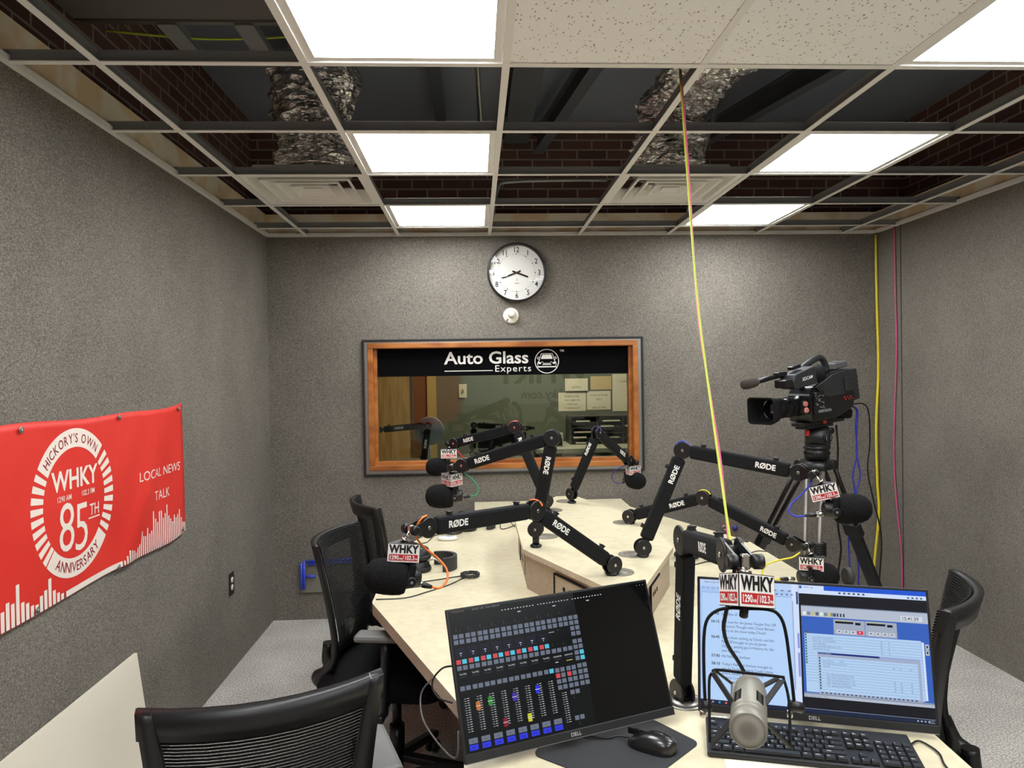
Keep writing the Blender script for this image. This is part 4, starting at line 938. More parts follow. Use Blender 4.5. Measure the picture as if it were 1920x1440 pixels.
# ------------------------------------------------------------------ monitors
MW, MH = 0.5378, 0.322
def monitor(label, q, scr_fn, blank):
    x, y, z, a, tt, ro = q
    M = T(x, y, z) @ R(a) @ R(tt, 'X') @ R(ro, 'Y')
    t = thing('computer_monitor', label, 'monitor', M)
    mb = MB(M); mb.box((0, 0.0045, MH/2), (MW, 0.009, MH), None, 0.002); mb.box((0, 0.022, MH/2), (MW*0.72, 0.03, MH*0.6), None, 0.008); mb.build('monitor_case', BLACK, t)
    mb = MB(M); mb.box((0, -0.0012, 0.0095), (MW-0.001, 0.0025, 0.019), None, 0.001); lip = mb.build('lower_bezel', mat('charcoal_bezel', (34, 35, 36), 0.35), t)
    mb = MB(M); mb.box((0, 0.001, 0.0006), (MW-0.002, 0.007, 0.0014)); mb.build('edge_strip', STEEL, t)
    F = M @ T(-MW/2, -0.0004, 0) @ WX
    mb = MB(F); mb.text('DELL', T(MW/2+0.0, 0.006, 0.0024), 0.0115, 0.01, 1.05); mb.build('badge_lettering', mat('badge_silver', (190, 188, 182), 0.4), lip)
    mb = MB(F); mb.rect(Matrix(), 0.006, 0.0205, MW-0.006, MH-0.006, 0.0); sc = mb.build('screen', blank, t)
    scr_fn(F, sc)
    # stand
    p = M @ V((0, 0.03, MH*0.5)); f = V((p.x+0.10*sin(-a)*1.0, p.y+0.10*cos(a), H))
    mb = MB(); mb.beam(f+V((0, 0, 0.024)), p, 0.05, 0.02, (cos(a), sin(a), 0), 0.006); mb.build('stand_neck', BLACK, t)
    mb = MB(T(f) @ R(a)); mb.box((0, -0.02, 0.005), (0.2, 0.15, 0.01), None, 0.004); mb.build('stand_foot', BLACK, t)
    return t
def em(c, s=1.0): return emis('scr_%d_%d_%d' % c, c, s)
def scr_mixer(F, sc):
    S = {}
    def q(col, x0, y0, x1, y1, z=0.0006): S.setdefault(col, MB(F)).rect(Matrix(), x0, y0, x1, y1, z)
    def tx(col, s, x, y, size, al='CENTER', bold=0.0): S.setdefault(col, MB(F)).text(s, T(x, y, 0.0007), size, bold, 1.0, al)
    DK, G, W_, B, RD, CY = (9, 12, 15), (104, 112, 128), (206, 210, 214), (46, 56, 214), (206, 72, 84), (84, 190, 216)
    q(DK, 0.006, 0.0205, 0.325, 0.316, 0.0003)
    pit = 0.0293
    def btn(col, x, y, wd=0.0108, h=0.0095): q(col, x, y-h/2, x+wd, y+h/2)
    for k in range(11):
        x = 0.0095+k*pit if k < 10 else 0.3015
        for yy in (0.2605, 0.2485):
            if k < 10 or True: btn(G, x, yy); btn(G, x+0.0137, yy)
    for yy in (0.236, 0.2235, 0.206, 0.1935): btn(G, 0.3015, yy); btn(G, 0.3152, yy)
    for yy in (0.1805, 0.168): btn(G, 0.3015, yy); btn(CY, 0.3152, yy)
    for k in range(8):
        x = 0.0095+k*pit
        btn(RD, x, 0.2063); btn(CY, x+0.0137, 0.2063); btn(G, x, 0.1935); btn(G, x+0.0137, 0.1935)
        tx(W_, 'Tel MIC', x+0.012, 0.1785, 0.0052); q((58, 66, 90), x+0.003, 0.1735, x+0.020, 0.1745)
        for r_ in range(5): q((40, 46, 86), x+0.001, 0.2165+r_*0.0042, x+0.023, 0.2174+r_*0.0042)
        q(W_, x+0.010, 0.2235, x+0.0155, 0.2255); q(W_, x+0.012, 0.2185, x+0.0135, 0.2215)
        btn(G, x-0.001+0.002, 0.151); btn(CY if k == 7 else G, x+0.0147, 0.151)
        x2 = x+0.006
        q(G, x2-0.001+0.0, 0.0378, x2+0.0195, 0.0488); q(B, x2-0.001, 0.0248, x2+0.0195, 0.0358)
        tx(DK, 'ON', x2+0.009, 0.028, 0.005); tx(DK, 'A', x2+0.009, 0.041, 0.005)
    for k in (8, 9):
        x = 0.0095+k*pit
        for c_, yy in ((G, 0.193), (G, 0.150), (RD, 0.138), (G, 0.1255), (G, 0.1125)):
            btn(c_, x, yy); btn(G, x+0.0137, yy)
        tx(W_, 'MONITOR', x+0.012, 0.178, 0.0046); q((60, 66, 100), x+0.003, 0.173, x+0.02, 0.1742)
        q((200, 196, 96) if k == 9 else W_, x+0.004, 0.1665, x+(0.020 if k == 9 else 0.012), 0.168)
    for yy in (0.151, 0.138, 0.1255, 0.1125): btn(G, 0.3025, yy); btn(G, 0.3162, yy)
    for x in (0.273, 0.2865): btn(G, x, 0.0975)
    for x in (0.2735, 0.287): btn(G, x, 0.042)
    q(W_, 0.2435, 0.2345, 0.258, 0.2355); q(G, 0.266, 0.237, 0.270, 0.238)
    # faders: rows of level ticks and coloured caps
    for k in range(9):
        x = 0.0165+k*pit if k < 8 else 0.2515
        top = 0.1290 if k < 8 else 0.099
        nt = 15 if k < 8 else 14
        for i in range(nt):
            y = top-i*0.0048
            q(W_, x, y, x+0.0042, y+0.0008, 0.0006); q(W_, x+0.0065, y, x+0.0115, y+0.0012, 0.0006)
            if i % 2: q(G, x-0.002, y+0.001, x, y+0.0018)
    for col, x, y in (((190, 110, 50), 0.0465, 0.1104), ((34, 140, 48), 0.0757, 0.1151), ((134, 30, 46), 0.1045, 0.0656), ((72, 46, 170), 0.1342, 0.1131), ((196, 196, 50), 0.1635, 0.0645), ((44, 50, 220), 0.1925, 0.1188)):
        q(col, x-0.0048, y-0.0085, x+0.0052, y+0.0085, 0.0008); q(W_, x-0.0058, y-0.0006, x+0.0062, y+0.0006, 0.0009)
    # knobs and meters
    for k in range(10):
        x, y = 0.0212+k*pit*0.99, 0.2755
        KB = S.setdefault((70, 68, 66), MB(F)); arc2(KB, T(0, 0, 0.0006), x, y, 0.0042, radians(110), radians(250), 0.0012, 8); arc2(KB, T(0, 0, 0.0006), x+0.004, y-0.004, 0.0026, radians(-60), radians(60), 0.001, 6)
    for x, y in ((0.2505, 0.2065), (0.2795, 0.2065), (0.283, 0.0865), (0.2865, 0.0292)):
        KB = S.setdefault((70, 68, 66), MB(F)); arc2(KB, T(0, 0, 0.0006), x, y, 0.004, radians(110), radians(250), 0.0012, 8)
    for g_ in range(3):
        for i in range(11): q(W_, 0.134+g_*0.0925+i*0.0079, 0.3015, 0.1375+g_*0.0925+i*0.0079, 0.3030+(i % 3)*0.0003)
    for x, y in ((0.1735, 0.2925), (0.265, 0.2925), (0.357, 0.2925)): q(W_, x, y, x+0.008, y+0.002)
    tx((96, 92, 60), 'wheatstone', 0.0125, 0.3125, 0.0066, 'LEFT'); tx((120, 122, 124), 'GLASS  LXE   Panel: KBX.M1', 0.062, 0.3125, 0.0058, 'LEFT')
    for x in (0.505, 0.514, 0.523): q((130, 130, 132), x, 0.309, x+0.0022, 0.3108)
    for c_, b_ in S.items(): b_.build('interface_graphics', em(c_, 1.0), sc)
QL = (0.2171, 1.6484, 0.7905, 0.3476, -0.3658, -0.0086); QR = (0.7928, 1.691, 0.7843, -0.2831, -0.2759, 0.0099)
monitor('left screen showing a dark mixing console, tilted back', QL, scr_mixer, mat('dark_screen', (4, 4, 4), 0.12, emit=(8, 9, 10), es=1.0))
def scr_pc(F, sc):
    S = {}
    def q(col, x0, y0, x1, y1, z=0.0006): S.setdefault(col, MB(F)).rect(Matrix(), x0, y0, x1, y1, z)
    def tx(col, s, x, y, size, al='LEFT', bold=0.0, z=0.0016, xs=1.0): S.setdefault(col, MB(F)).text(s, T(x, y, z), size, bold, xs, al)
    LB, DOC, NAVY, DARK, BLUE_, GR, INKC, WHB = (168, 196, 240), (180, 210, 248), (30, 38, 64), (18, 20, 28), (52, 96, 186), (178, 188, 206), (48, 56, 78), (206, 222, 250)
    # document window
    q(LB, 0.0065, 0.0205+0.008, 0.2432, 0.3155, 0.0004); q(DOC, 0.012, 0.03, 0.226, 0.283, 0.0008); q((186, 208, 244), 0.0065, 0.2995, 0.2432, 0.3155, 0.0006)
    q((120, 140, 190), 0.0105, 0.2835, 0.226, 0.2842, 0.0009)
    for i in range(5): q((96, 112, 160), 0.012+i*0.012, 0.2945, 0.018+i*0.012, 0.2957, 0.001)
    for i in range(4): q((90, 104, 146), 0.190+i*0.012, 0.288, 0.1945+i*0.012, 0.2915, 0.001)
    for i in range(3): q((90, 104, 146), 0.185+i*0.017, 0.2975, 0.192+i*0.017, 0.3, 0.001)
    tx(INKC, 'Radio script document', 0.018, 0.308, 0.0055)
    rows = [('55:45', 0.2305, ['Goodbye all']), ('56:15', 0.2115, ['And now for the James Oxygen Pass Off', 'to Second Thought with Chuck Boozer,', "who's on the show today Chuck?"]),
            ('56:45', 0.1745, ['Great show coming up Chuck, and this', 'Pass Off brought to you by James', 'Oxygen, passing gas in Hickory for the', 'past 69 years...']),
            ('57:00', 0.1300, ['Hit National Anthem']), ('58:10', 0.1115, ["Today's National Anthem brought to", 'you by Truliant Federal Credit Union,', 'where people help you. Shelby', 'Federal Credit Union.'])]
    for tt, y, ls in rows:
        tx(INKC, tt, 0.033, y, 0.0092, 'LEFT', 0.02)
        for k, s in enumerate(ls): tx(INKC, s, 0.0580, y-k*0.0104, 0.0092, 'LEFT', -0.002, xs=0.86)
    # scrollbars between the two windows
    q(WHB, 0.2275, 0.03, 0.2435, 0.3155, 0.0010); q((88, 96, 150), 0.2285, 0.07, 0.2297, 0.275, 0.0013); q((140, 150, 216), 0.2375, 0.10, 0.2422, 0.155, 0.0013); q((60, 74, 130), 0.2375, 0.268, 0.2422, 0.298, 0.0013); q((140, 150, 216), 0.2375, 0.165, 0.2422, 0.2, 0.0013)
    # remote window
    q((28, 84, 206), 0.2440, 0.3035, 0.5315, 0.3155, 0.0006); q(WHB, 0.2440, 0.2950, 0.5315, 0.3045, 0.0007); q(WHB, 0.2440, 0.3040, 0.303, 0.3150, 0.0009)
    q((44, 90, 170), 0.2455, 0.307, 0.2515, 0.3135, 0.0012); tx(INKC, 'WHKY Gip', 0.255, 0.3085, 0.0048)
    for i in range(6): q((70, 80, 100), 0.336+i*0.0108, 0.2985, 0.3415+i*0.0108, 0.3025, 0.001)
    for i in range(4): q((70, 80, 100), 0.490+i*0.0095, 0.2972, 0.4945+i*0.0095, 0.3008, 0.001)
    q(DARK, 0.2440, 0.0205, 0.5315, 0.2955, 0.0005)
    q(GR, 0.2480, 0.2415, 0.5315, 0.2665, 0.0008); q((120, 134, 160), 0.2480, 0.2650, 0.5315, 0.2672, 0.0009)
    for i in range(8): q(((226, 230, 214), (120, 132, 160), (196, 190, 110), (92, 102, 126))[i % 4], 0.252+i*0.0098, 0.2445, 0.2595+i*0.0098, 0.2525, 0.001)
    for i in range(5): q((52, 56, 70), 0.316+i*0.007, 0.2445, 0.3195+i*0.007, 0.2525, 0.001)
    q((210, 216, 226), 0.472, 0.2455, 0.5195, 0.2565, 0.001); tx(INKC, '15:41:39', 0.4745, 0.2472, 0.0108, 'LEFT', 0.01)
    q(BLUE_, 0.2480, 0.0570, 0.5315, 0.2415, 0.0008)
    for x0 in (0.3215, 0.3925):
        q((160, 170, 190), x0, 0.2035, x0+0.070, 0.2385, 0.001); q((16, 18, 30), x0+0.004, 0.2295, x0+0.045, 0.2345, 0.0012); q((16, 18, 30), x0+0.049, 0.2278, x0+0.061, 0.2335, 0.0012); q((190, 190, 130), x0+0.006, 0.2352, x0+0.04, 0.2368, 0.0012)
        for i in range(4):
            red = (x0 < 0.35 and i == 3); q((220, 40, 70) if red else (196, 202, 214), x0+0.006+i*0.0155, 0.2065, x0+0.019+i*0.0155, 0.2145, 0.0012); q(INKC if not red else WHB, x0+0.010+i*0.0155, 0.2098, x0+0.0145+i*0.0155, 0.2118, 0.0014)
    LIST = (176, 206, 240); q(LIST, 0.2540, 0.0680, 0.5130, 0.2020, 0.001); q((80, 90, 130), 0.2545, 0.2018, 0.268, 0.206, 0.0011); q(WHB, 0.5135, 0.0700, 0.5190, 0.1990, 0.001)
    LN = (72, 90, 130)
    for i in range(17): q(LN, 0.2540, 0.1955-i*0.0064, 0.5130, 0.1959-i*0.0064, 0.0012)
    for i in range(11): q((44, 96, 84), 0.2550, 0.1965-i*0.0064, 0.2585, 0.2003-i*0.0064, 0.0013)
    for i, s in enumerate(('ADJ: WHKY DAY PROMO', 'SPOT 2 :30   OF 2 SPONSOR', 'TAG: GEORGE A.', 'FULL WEATHER FORMULA A TOD', 'SHOW RUN 30 AUD')): tx(LN, s, 0.272, 0.1910-i*0.0064, 0.0042); tx(LN, '00', 0.424, 0.1910-i*0.0064, 0.0042); tx(LN, '01', 0.441, 0.1910-i*0.0064, 0.0042)
    q((160, 172, 198), 0.2820, 0.0655, 0.5080, 0.1600, 0.0014); q((28, 44, 120), 0.2830, 0.1555, 0.5070, 0.1598, 0.0016); q((150, 166, 210), 0.42, 0.1555, 0.507, 0.1598, 0.0017); q(LIST, 0.2830, 0.0705, 0.5020, 0.1490, 0.0016)
    tx(WHB, 'Remote Log Playlist', 0.2850, 0.1565, 0.0034, z=0.0022)
    for i in range(12): q(LN, 0.2830, 0.1440-i*0.0062, 0.5020, 0.1444-i*0.0062, 0.0018); q((44, 80, 84), 0.2842, 0.1447-i*0.0062, 0.2878, 0.1483-i*0.0062, 0.0019)
    for i, s in enumerate(('Type of Promo          TITLE', 'TO: WHKY AM Non Data 3.0 1', ' ON AIR', '', '', 'FULL WEATHER FORMULA TOD', 'ADV: WHKY AUDIO PROMO :30', 'TIME TAG SPONSOR SHOW 7 TO', 'FEED WEATHER FORMULA A TOD', 'LOC: GEORGE SPOT PROMO')): tx(LN, s, 0.292+0.008*(i > 4), 0.1395-i*0.0062, 0.0042, z=0.0020)
    for i in (1, 6, 7, 8, 9): [tx(LN, '00', x, 0.1395-i*0.0062, 0.0042, z=0.002) for x in (0.448, 0.462, 0.484)]
    for i in range(23): q((60, 74, 108), 0.2870+i*0.0093, 0.0668, 0.2915+i*0.0093, 0.0698, 0.0018)
    q((140, 150, 170), 0.2480, 0.0605, 0.5315, 0.0660, 0.0012); q(GR, 0.2480, 0.0560, 0.5315, 0.0620, 0.0013); tx(INKC, 'Start   Remote Control - Wiring', 0.250, 0.0575, 0.004)
    for y in (0.1895, 0.1765): q((196, 204, 196), 0.5215, y-0.006, 0.5290, y+0.0055, 0.0012); q((30, 60, 50), 0.5235, y-0.003, 0.5270, y+0.003, 0.0014)
    q((150, 166, 200), 0.2440, 0.0300, 0.5315, 0.0308, 0.001); q((24, 36, 62), 0.0065, 0.0205, 0.5315, 0.0298, 0.0009)
    for i, c_ in enumerate(((200, 206, 220), (176, 120, 160), (46, 150, 196), (216, 96, 70))): q(c_, 0.018+i*0.0155, 0.0225, 0.0225+i*0.0155, 0.027, 0.0012)
    for i in range(4): q((170, 180, 200), 0.492+i*0.0078, 0.0238, 0.4955+i*0.0078, 0.0268, 0.0012)
    tx((190, 198, 214), '3:41 PM', 0.5225-0.0, 0.0262, 0.0032, 'CENTER'); tx((190, 198, 214), '2/26/2026', 0.5225, 0.0222, 0.0032, 'CENTER')
    for c_, b_ in S.items(): b_.build('interface_graphics', em(c_, 1.0), sc)
monitor('right screen with a script page beside a blue playlist window', QR, scr_pc, mat('dark_screen', (4, 4, 4), 0.12))

# ------------------------------------------------------------------ keyboard, mouse, pad, paper
KM = T(0.7335, 1.595, H) @ R(radians(-16.2))
t = thing('keyboard', 'wide black keyboard with white legends below the right screen', 'keyboard', KM)
mb = MB(KM); mb.fix = True
for (x0, x1, y0, y1, z0, z1) in ((-0.222, 0.222, -0.078, 0.078, 0.004, 0.016),): mb.box(((x0+x1)/2, 0, 0.0105), (x1-x0, y1-y0, 0.013), R(radians(3), 'X'), 0.004)
mb.build('keyboard_case', mat('keyboard_black', (24, 25, 27), 0.45), t)
KC = mat('key_black', (30, 31, 33), 0.5)
KL = MB(KM); nkey = [0]
def key(x, y, wd=0.0165, h=0.0155, leg=None):
    zz = 0.0185+y*0.052; mb = MB(KM); A = mb.vv([(x-wd/2, y-h/2, zz), (x+wd/2, y-h/2, zz), (x+wd/2, y+h/2, zz), (x-wd/2, y+h/2, zz)]); e = 0.0016
    B = mb.vv([(x-wd/2+e, y-h/2+e, zz+0.0055), (x+wd/2-e, y-h/2+e, zz+0.0055), (x+wd/2-e, y+h/2-e*0.7, zz+0.0055), (x-wd/2+e, y+h/2-e*0.7, zz+0.0055)])
    mb.face(B)
    for k in range(4): mb.face([A[k], A[(k+1) % 4], B[(k+1) % 4], B[k]])
    nkey[0] += 1; KEYS.append(mb)
    if leg: KL.text(leg, T(x-wd*0.28, y+0.0005, zz+0.0058), 0.0052, 0.02, 1.0, 'LEFT')
KEYS = []
U = 0.019
def row(y, x0, items):
    x = x0
    for s, wd in items:
        if s is not None: key(x+wd*U/2, y, wd*U-0.0022, 0.0165, s)
        x += wd*U
y0 = -0.060
row(y0+5*U+0.006, -0.214, [('Esc', 1), (None, 1)]+[('F%d' % i, 1) for i in range(1, 5)]+[(None, .5)]+[('F%d' % i, 1) for i in range(5, 9)]+[(None, .5)]+[('F%d' % i, 1) for i in range(9, 13)]+[(None, .25), ('Prt', 1), ('Scr', 1), ('Pau', 1)])
row(y0+4*U, -0.214, [(c, 1) for c in '`1234567890-=']+[('Back', 2), (None, .25), ('Ins', 1), ('Hm', 1), ('PU', 1), (None, .25), ('Num', 1), ('/', 1), ('*', 1), ('-', 1)])
row(y0+3*U, -0.214, [('Tab', 1.5)]+[(c, 1) for c in 'QWERTYUIOP[]']+[('\\', 1.5), (None, .25), ('Del', 1), ('End', 1), ('PD', 1), (None, .25), ('7', 1), ('8', 1), ('9', 1), ('+', 1)])
row(y0+2*U, -0.214, [('Caps', 1.75)]+[(c, 1) for c in "ASDFGHJKL;'"]+[('Enter', 2.25), (None, 3.5), ('4', 1), ('5', 1), ('6', 1), (' ', 1)])
row(y0+U, -0.214, [('Shift', 2.25)]+[(c, 1) for c in 'ZXCVBNM,./']+[('Shift', 2.75), (None, 1.25), ('^', 1), (None, 1.25), ('1', 1), ('2', 1), ('3', 1), ('Ent', 1)])
row(y0, -0.214, [('Ctrl', 1.25), ('Win', 1.25), ('Alt', 1.25), (None, 0), (' ', 6.25), ('Alt', 1.25), ('Win', 1.25), ('Fn', 1.25), ('Ctrl', 1.25), (None, .25), ('<', 1), ('v', 1), ('>', 1), (None, .25), ('0', 2), ('.', 1), (' ', 1)])
KEYS_ = KEYS
rest = MB(KM)
if len(KEYS_) > 100:          # the keys nearest the middle and right show largest; the hidden left ones are one stuff part
    for i, k in enumerate(KEYS_):
        k.cx = sum((v.co.x for v in k.b.verts))/8
    order = sorted(range(len(KEYS_)), key=lambda i: -KEYS_[i].cx)
    for i in order[:100]: KEYS_[i].build('key', KC, t)
    inv = KM.inverted()
    for i in order[100:]:
        mp = {v: rest.b.verts.new(v.co) for v in KEYS_[i].b.verts}
        for f in KEYS_[i].b.faces: rest.face([mp[v] for v in f.verts])
        KEYS_[i].b.free()
    o = rest.build('hidden_keys', KC, t); o['kind'] = 'stuff'
KL.build('key_legends', WHITE, t)
mb = MB(KM); mb.text('wetlok', T(-0.212, 0.0668, 0.0255) , 0.012, 0.04, 1.2, 'LEFT'); mb.build('maker_lettering', WHITE, t)
c = MB(); c.tube([KM @ V((0.221, 0.055, 0.006)), (0.9949, 1.6076, 0.7740), (1.0062, 1.5803, 0.7740), (1.0060, 1.5479, 0.7740), (0.9902, 1.5094, 0.7740), (0.9828, 1.4720, 0.7740)], 0.0022, 8, 6)
c.build('keyboard_cord', BLACK, t)
t = thing('mouse_pad', 'black rounded mouse pad between the screens and the desk edge', 'mouse pad', T(0.36, 1.65, H))
pp = [(0.4997, 1.6417, 0.7720), (0.4187, 1.7657, 0.7720), (0.200, 1.80, 0.772), (0.115, 1.62, 0.772), (0.305, 1.455, 0.772)]
mb = MB(); mb.prism(rnd([(p[0], p[1]) for p in pp], 0.02, 6), H+0.0002, H+0.003); mb.build('pad_sheet', mat('pad_charcoal', (44, 46, 48), 0.7), t)
MMx = T(0.385, 1.627, H+0.003) @ R(radians(56))
# local: nose of the mouse towards +Y after rotation
t = thing('computer_mouse', 'glossy black corded mouse on the black pad', 'mouse', MMx)
mb = MB(MMx); NX, NT = 18, 22; rings = []
for i in range(NT+1):
    u = -1+2*i/NT; ww = 0.031*(max(0, 1-abs(u)**3.2))**0.5*(1-0.10*u); hh = 0.038*(max(0, 1-abs((u+0.12)/1.13)**2.6))**0.6*(1-0.25*max(0, u))
    rings.append(mb.vv([(ww*cos(pi*k/NX), u*0.058, max(0.0, hh)*sin(pi*k/NX)**0.75) for k in range(NX+1)]))
for A, B in zip(rings, rings[1:]):
    for k in range(NX): mb.face([A[k], A[k+1], B[k+1], B[k]], True)
mb.build('mouse_shell', mat('mouse_gloss', (22, 22, 23), 0.28, coat=0.3), t)
mb = MB(MMx); mb.lathe([(0.0085, -0.003), (0.0095, 0), (0.0085, 0.003)], T(0, 0.035, 0.027) @ R(pi/2, 'Y'), 20); mb.build('scroll_wheel', BLACKM, t)
mb = MB(MMx); mb.box((0, 0.036, 0.0275), (0.0012, 0.042, 0.014)); mb.build('button_split', BLACKM, t)
mb = MB(); mb.tube([MMx @ V((0, 0.056, 0.010)), MMx @ V((0, 0.085, 0.006)), (0.2934, 1.6726, 0.7760), (0.2516, 1.6840, 0.7770), (0.24, 1.70, 0.777), (0.26, 1.78, 0.777)], 0.0022, 8, 6); mb.build('mouse_cord', BLACK, t)
t = slab(-0.108, 0.108, -0.14, 0.14, H+0.0005, H+0.0012).build('paper_sheet', PAPER); t.matrix_world = T((0.6085, 1.4111, 0.7700)[0], (0.6085, 1.4111, 0.7700)[1], 0) @ R(radians(-12)); tag(t, 'blank white paper at the bottom edge below the keyboard', 'paper')

# ------------------------------------------------------------------ small things on the desk
def headphones(label, M, extra=None):
    M = M @ Matrix.Scale(1.15, 4)
    t = thing('headphones', label, 'headphones', M, 'black studio headphones on the desk')
    for k, (x, lab) in enumerate(((-0.0, 'a'), (0.0, 'b'))):
        pass
    for k, zz in enumerate((0.0, 0.046)):
        mb = MB(M @ T(-0.055, 0, zz)); mb.lathe([(0.0, 0.002), (0.036, 0.002), (0.046, 0.010), (0.047, 0.016), (0.044, 0.022), (0.040, 0.040), (0.030, 0.046), (0, 0.046)], None, 36, cap=False); e = mb.build('ear_cup', BLACK, t)
        mb = MB(M @ T(-0.055, 0, zz)); mb.tube([(0.040*cos(a), 0.040*sin(a), 0.010) for a in [2*pi*i/20 for i in range(20)]], 0.011, 8, 0, True); mb.build('ear_pad', mat('soft_black_pad', (26, 26, 27), 0.6), e)
    mb = MB(M)
    pts = []
    for i in range(25):
        a = radians(-100+200*i/24); pts.append((0.035+0.055*cos(a), 0.060*sin(a)))
    for i in range(24):
        a, b = pts[i], pts[i+1]
        n0 = V((a[0]-0.035, a[1], 0)).normalized()*0.007; n1 = V((b[0]-0.035, b[1], 0)).normalized()*0.007
        q = []
        for p, n_ in ((a, n0), (b, n1)):
            p = V((p[0], p[1], 0)); q.append([p-n_+V((0, 0, 0.002)), p+n_+V((0, 0, 0.002)), p+n_+V((0, 0, 0.052)), p-n_+V((0, 0, 0.052))])
        A, B = mb.vv(q[0]), mb.vv(q[1])
        for k in range(4): mb.face([A[k], A[(k+1) % 4], B[(k+1) % 4], B[k]], False)
    mb.build('headband', mat('charcoal_band', (44, 46, 47), 0.6), t)
    mb = MB(M)
    for s_ in (-1, 1): mb.tube([(0.028, s_*0.058, 0.03), (0.0, s_*0.05, 0.05), (-0.03, s_*0.04, 0.045)], 0.004, 8, 4)
    mb.build('slider', STEEL, t); return t
headphones('black headphones lying behind the front left microphone flag', T(-0.205, 3.235, H) @ R(radians(18)))
headphones('black headphones under the front left boom arm, far left side', T(-0.01, 4.07, H) @ R(radians(30)))
headphones('black headphones on the right wing behind the nearest boom arm', T(1.02, 3.30, H) @ R(radians(-15)))
def coil(label, c, r, n=6, wire=0.0022, sq=0.6, tails=()):
    t = thing('coiled_cord', label, 'cord', T(c), 'coiled black cords on the desk')
    mb = MB(); pts = []
    random.seed(int(c[1]*100))
    for i in range(n*16):
        a = 2*pi*i/16; rr = r*(0.86+0.14*sin(i*0.37)); pts.append((c[0]+rr*cos(a), c[1]+rr*sq*sin(a)*1.6, c[2]+0.004+0.011*(0.5+0.5*sin(i*0.71))))
    mb.tube(pts, wire, 6, 2); mb.build('coil', BLACK, t)
    for tl in tails: mb = MB(); mb.tube(tl, wire, 6, 5); mb.build('tail', BLACK, t)
    return t
coil('black cord coil with two long tails nearest the front left corner', (-0.034, 3.09, H), 0.043, 6, tails=[[(-0.07, 3.10, H+0.004), (-0.1734, 3.0523, 0.7730), (-0.2596, 3.0219, 0.7730), (-0.3165, 3.0435, 0.7730)], [(-0.06, 3.07, H+0.004), (-0.1299, 2.9623, 0.7730), (-0.2064, 2.8822, 0.7730), (-0.2835, 2.8137, 0.7730), (-0.3941, 2.8047, 0.7730)]])
coil('black cord coil just below the front left boom arm', (-0.13, 3.96, H), 0.05, 5, tails=[[(-0.17, 3.95, H+0.004), (-0.2323, 3.9076, 0.7730), (-0.2595, 3.7600, 0.7730), (-0.2926, 3.7280, 0.7730)]])
mb = MB(); mb.tube([(0.2072, 4.0642, 0.7750), (0.1782, 4.1424, 0.7900), (0.1384, 4.1323, 0.7900), (0.1256, 4.1182, 0.7750), (0.1313, 4.0262, 0.7730), (0.1743, 4.0635, 0.7730), (0.2109, 4.1322, 0.7730)], 0.0025, 6, 5)
tag(mb.build('cord_loop', BLACK), 'small open loop of black cord against the riser, left side', 'cord')
t = thing('remote_control', 'small white oval remote on the left desk wing', 'remote', T((-0.1604, 3.8106, 0.7700)))
mb = MB(T((-0.1602, 3.8061, 0.7710)) @ R(radians(-5))); mb.lathe([(0.0, 0.0), (0.046, 0.0), (0.052, 0.006), (0.050, 0.013), (0.040, 0.018), (0, 0.020)], None, 40, cap=False, sx=1.0, sy=0.62); mb.build('remote_body', mat('glossy_white', (232, 230, 224), 0.25), t)
mb = MB(T((-0.1602, 3.8061, 0.7710)) @ R(radians(-5))); mb.lathe([(0.0, 0.0205), (0.018, 0.0200)], T(0.012, 0, 0), 24, cap=False, sy=0.6); [mb.box((-0.028+0.012*k, 0.004, 0.0185), (0.006, 0.008, 0.003)) for k in range(3)]; mb.build('buttons', mat('remote_blue_grey', (96, 112, 132), 0.4), t)
for lab, pts in (('thin black lead trailing over the right desk wing to the tripod', [(0.9158, 3.1476, 0.7730), (1.0364, 3.2266, 0.7730), (1.2308, 3.3225, 0.7730), (1.3184, 3.3850, 0.7730), (1.3561, 3.3701, 0.7730)]), ('thin black lead curving at the far edge of the right desk wing', [(1.3000, 3.6483, 0.7730), (1.3337, 3.6200, 0.7730), (1.3427, 3.5714, 0.7730), (1.2576, 3.6533, 0.7730)])):
    mb = MB(); mb.tube(pts, 0.0022, 6, 5); tag(mb.build('cord', BLACK), lab, 'cord')

# ------------------------------------------------------------------ hanging and wall cords
def cord(label, pts, r, c, cat='cord'):
    mb = MB(); mb.tube(pts, r, 8, 6); return tag(mb.build('hanging_cord', mat('cable_'+c[0], c[1], 0.45)), label, cat)
cord('lime yellow cord slanting from the open ceiling to the nearest boom arm', [(0.6860, 2.3831, 2.6200), (0.6375, 2.1500, 2.2224), (0.6193, 2.0500, 2.0132), (0.5925, 1.9000, 1.7598), (0.5495, 1.6500, 1.4596), (0.5080, 1.4500, 1.2896), (0.4862, 1.3600, 1.2642)], 0.0029, ('lime', (176, 186, 44)))
cord('pink cord twisted beside the lime cord down to the nearest boom arm', [(0.6925, 2.3872, 2.6200), (0.6497, 2.1700, 2.2120), (0.6283, 2.0700, 2.0017), (0.5959, 1.9200, 1.7613), (0.5701, 1.7400, 1.5414), (0.5533, 1.6300, 1.4128), (0.5127, 1.4700, 1.2796), (0.4891, 1.3800, 1.2591)], 0.0026, ('pink', (206, 84, 130)))
cord('thick yellow cord down the right rear corner of the room', [(2.7797, 4.9300, 2.5566), (2.7829, 4.9300, 2.1143), (2.7896, 4.9300, 1.6341), (2.7703, 4.9300, 1.2273), (2.7743, 4.9300, 0.8566), (2.7835, 4.9300, 0.6336), (2.7539, 4.9300, 0.3371), (2.7243, 4.9300, 0.0403), (2.6626, 4.8500, -0.1899)], 0.009, YELLOW)
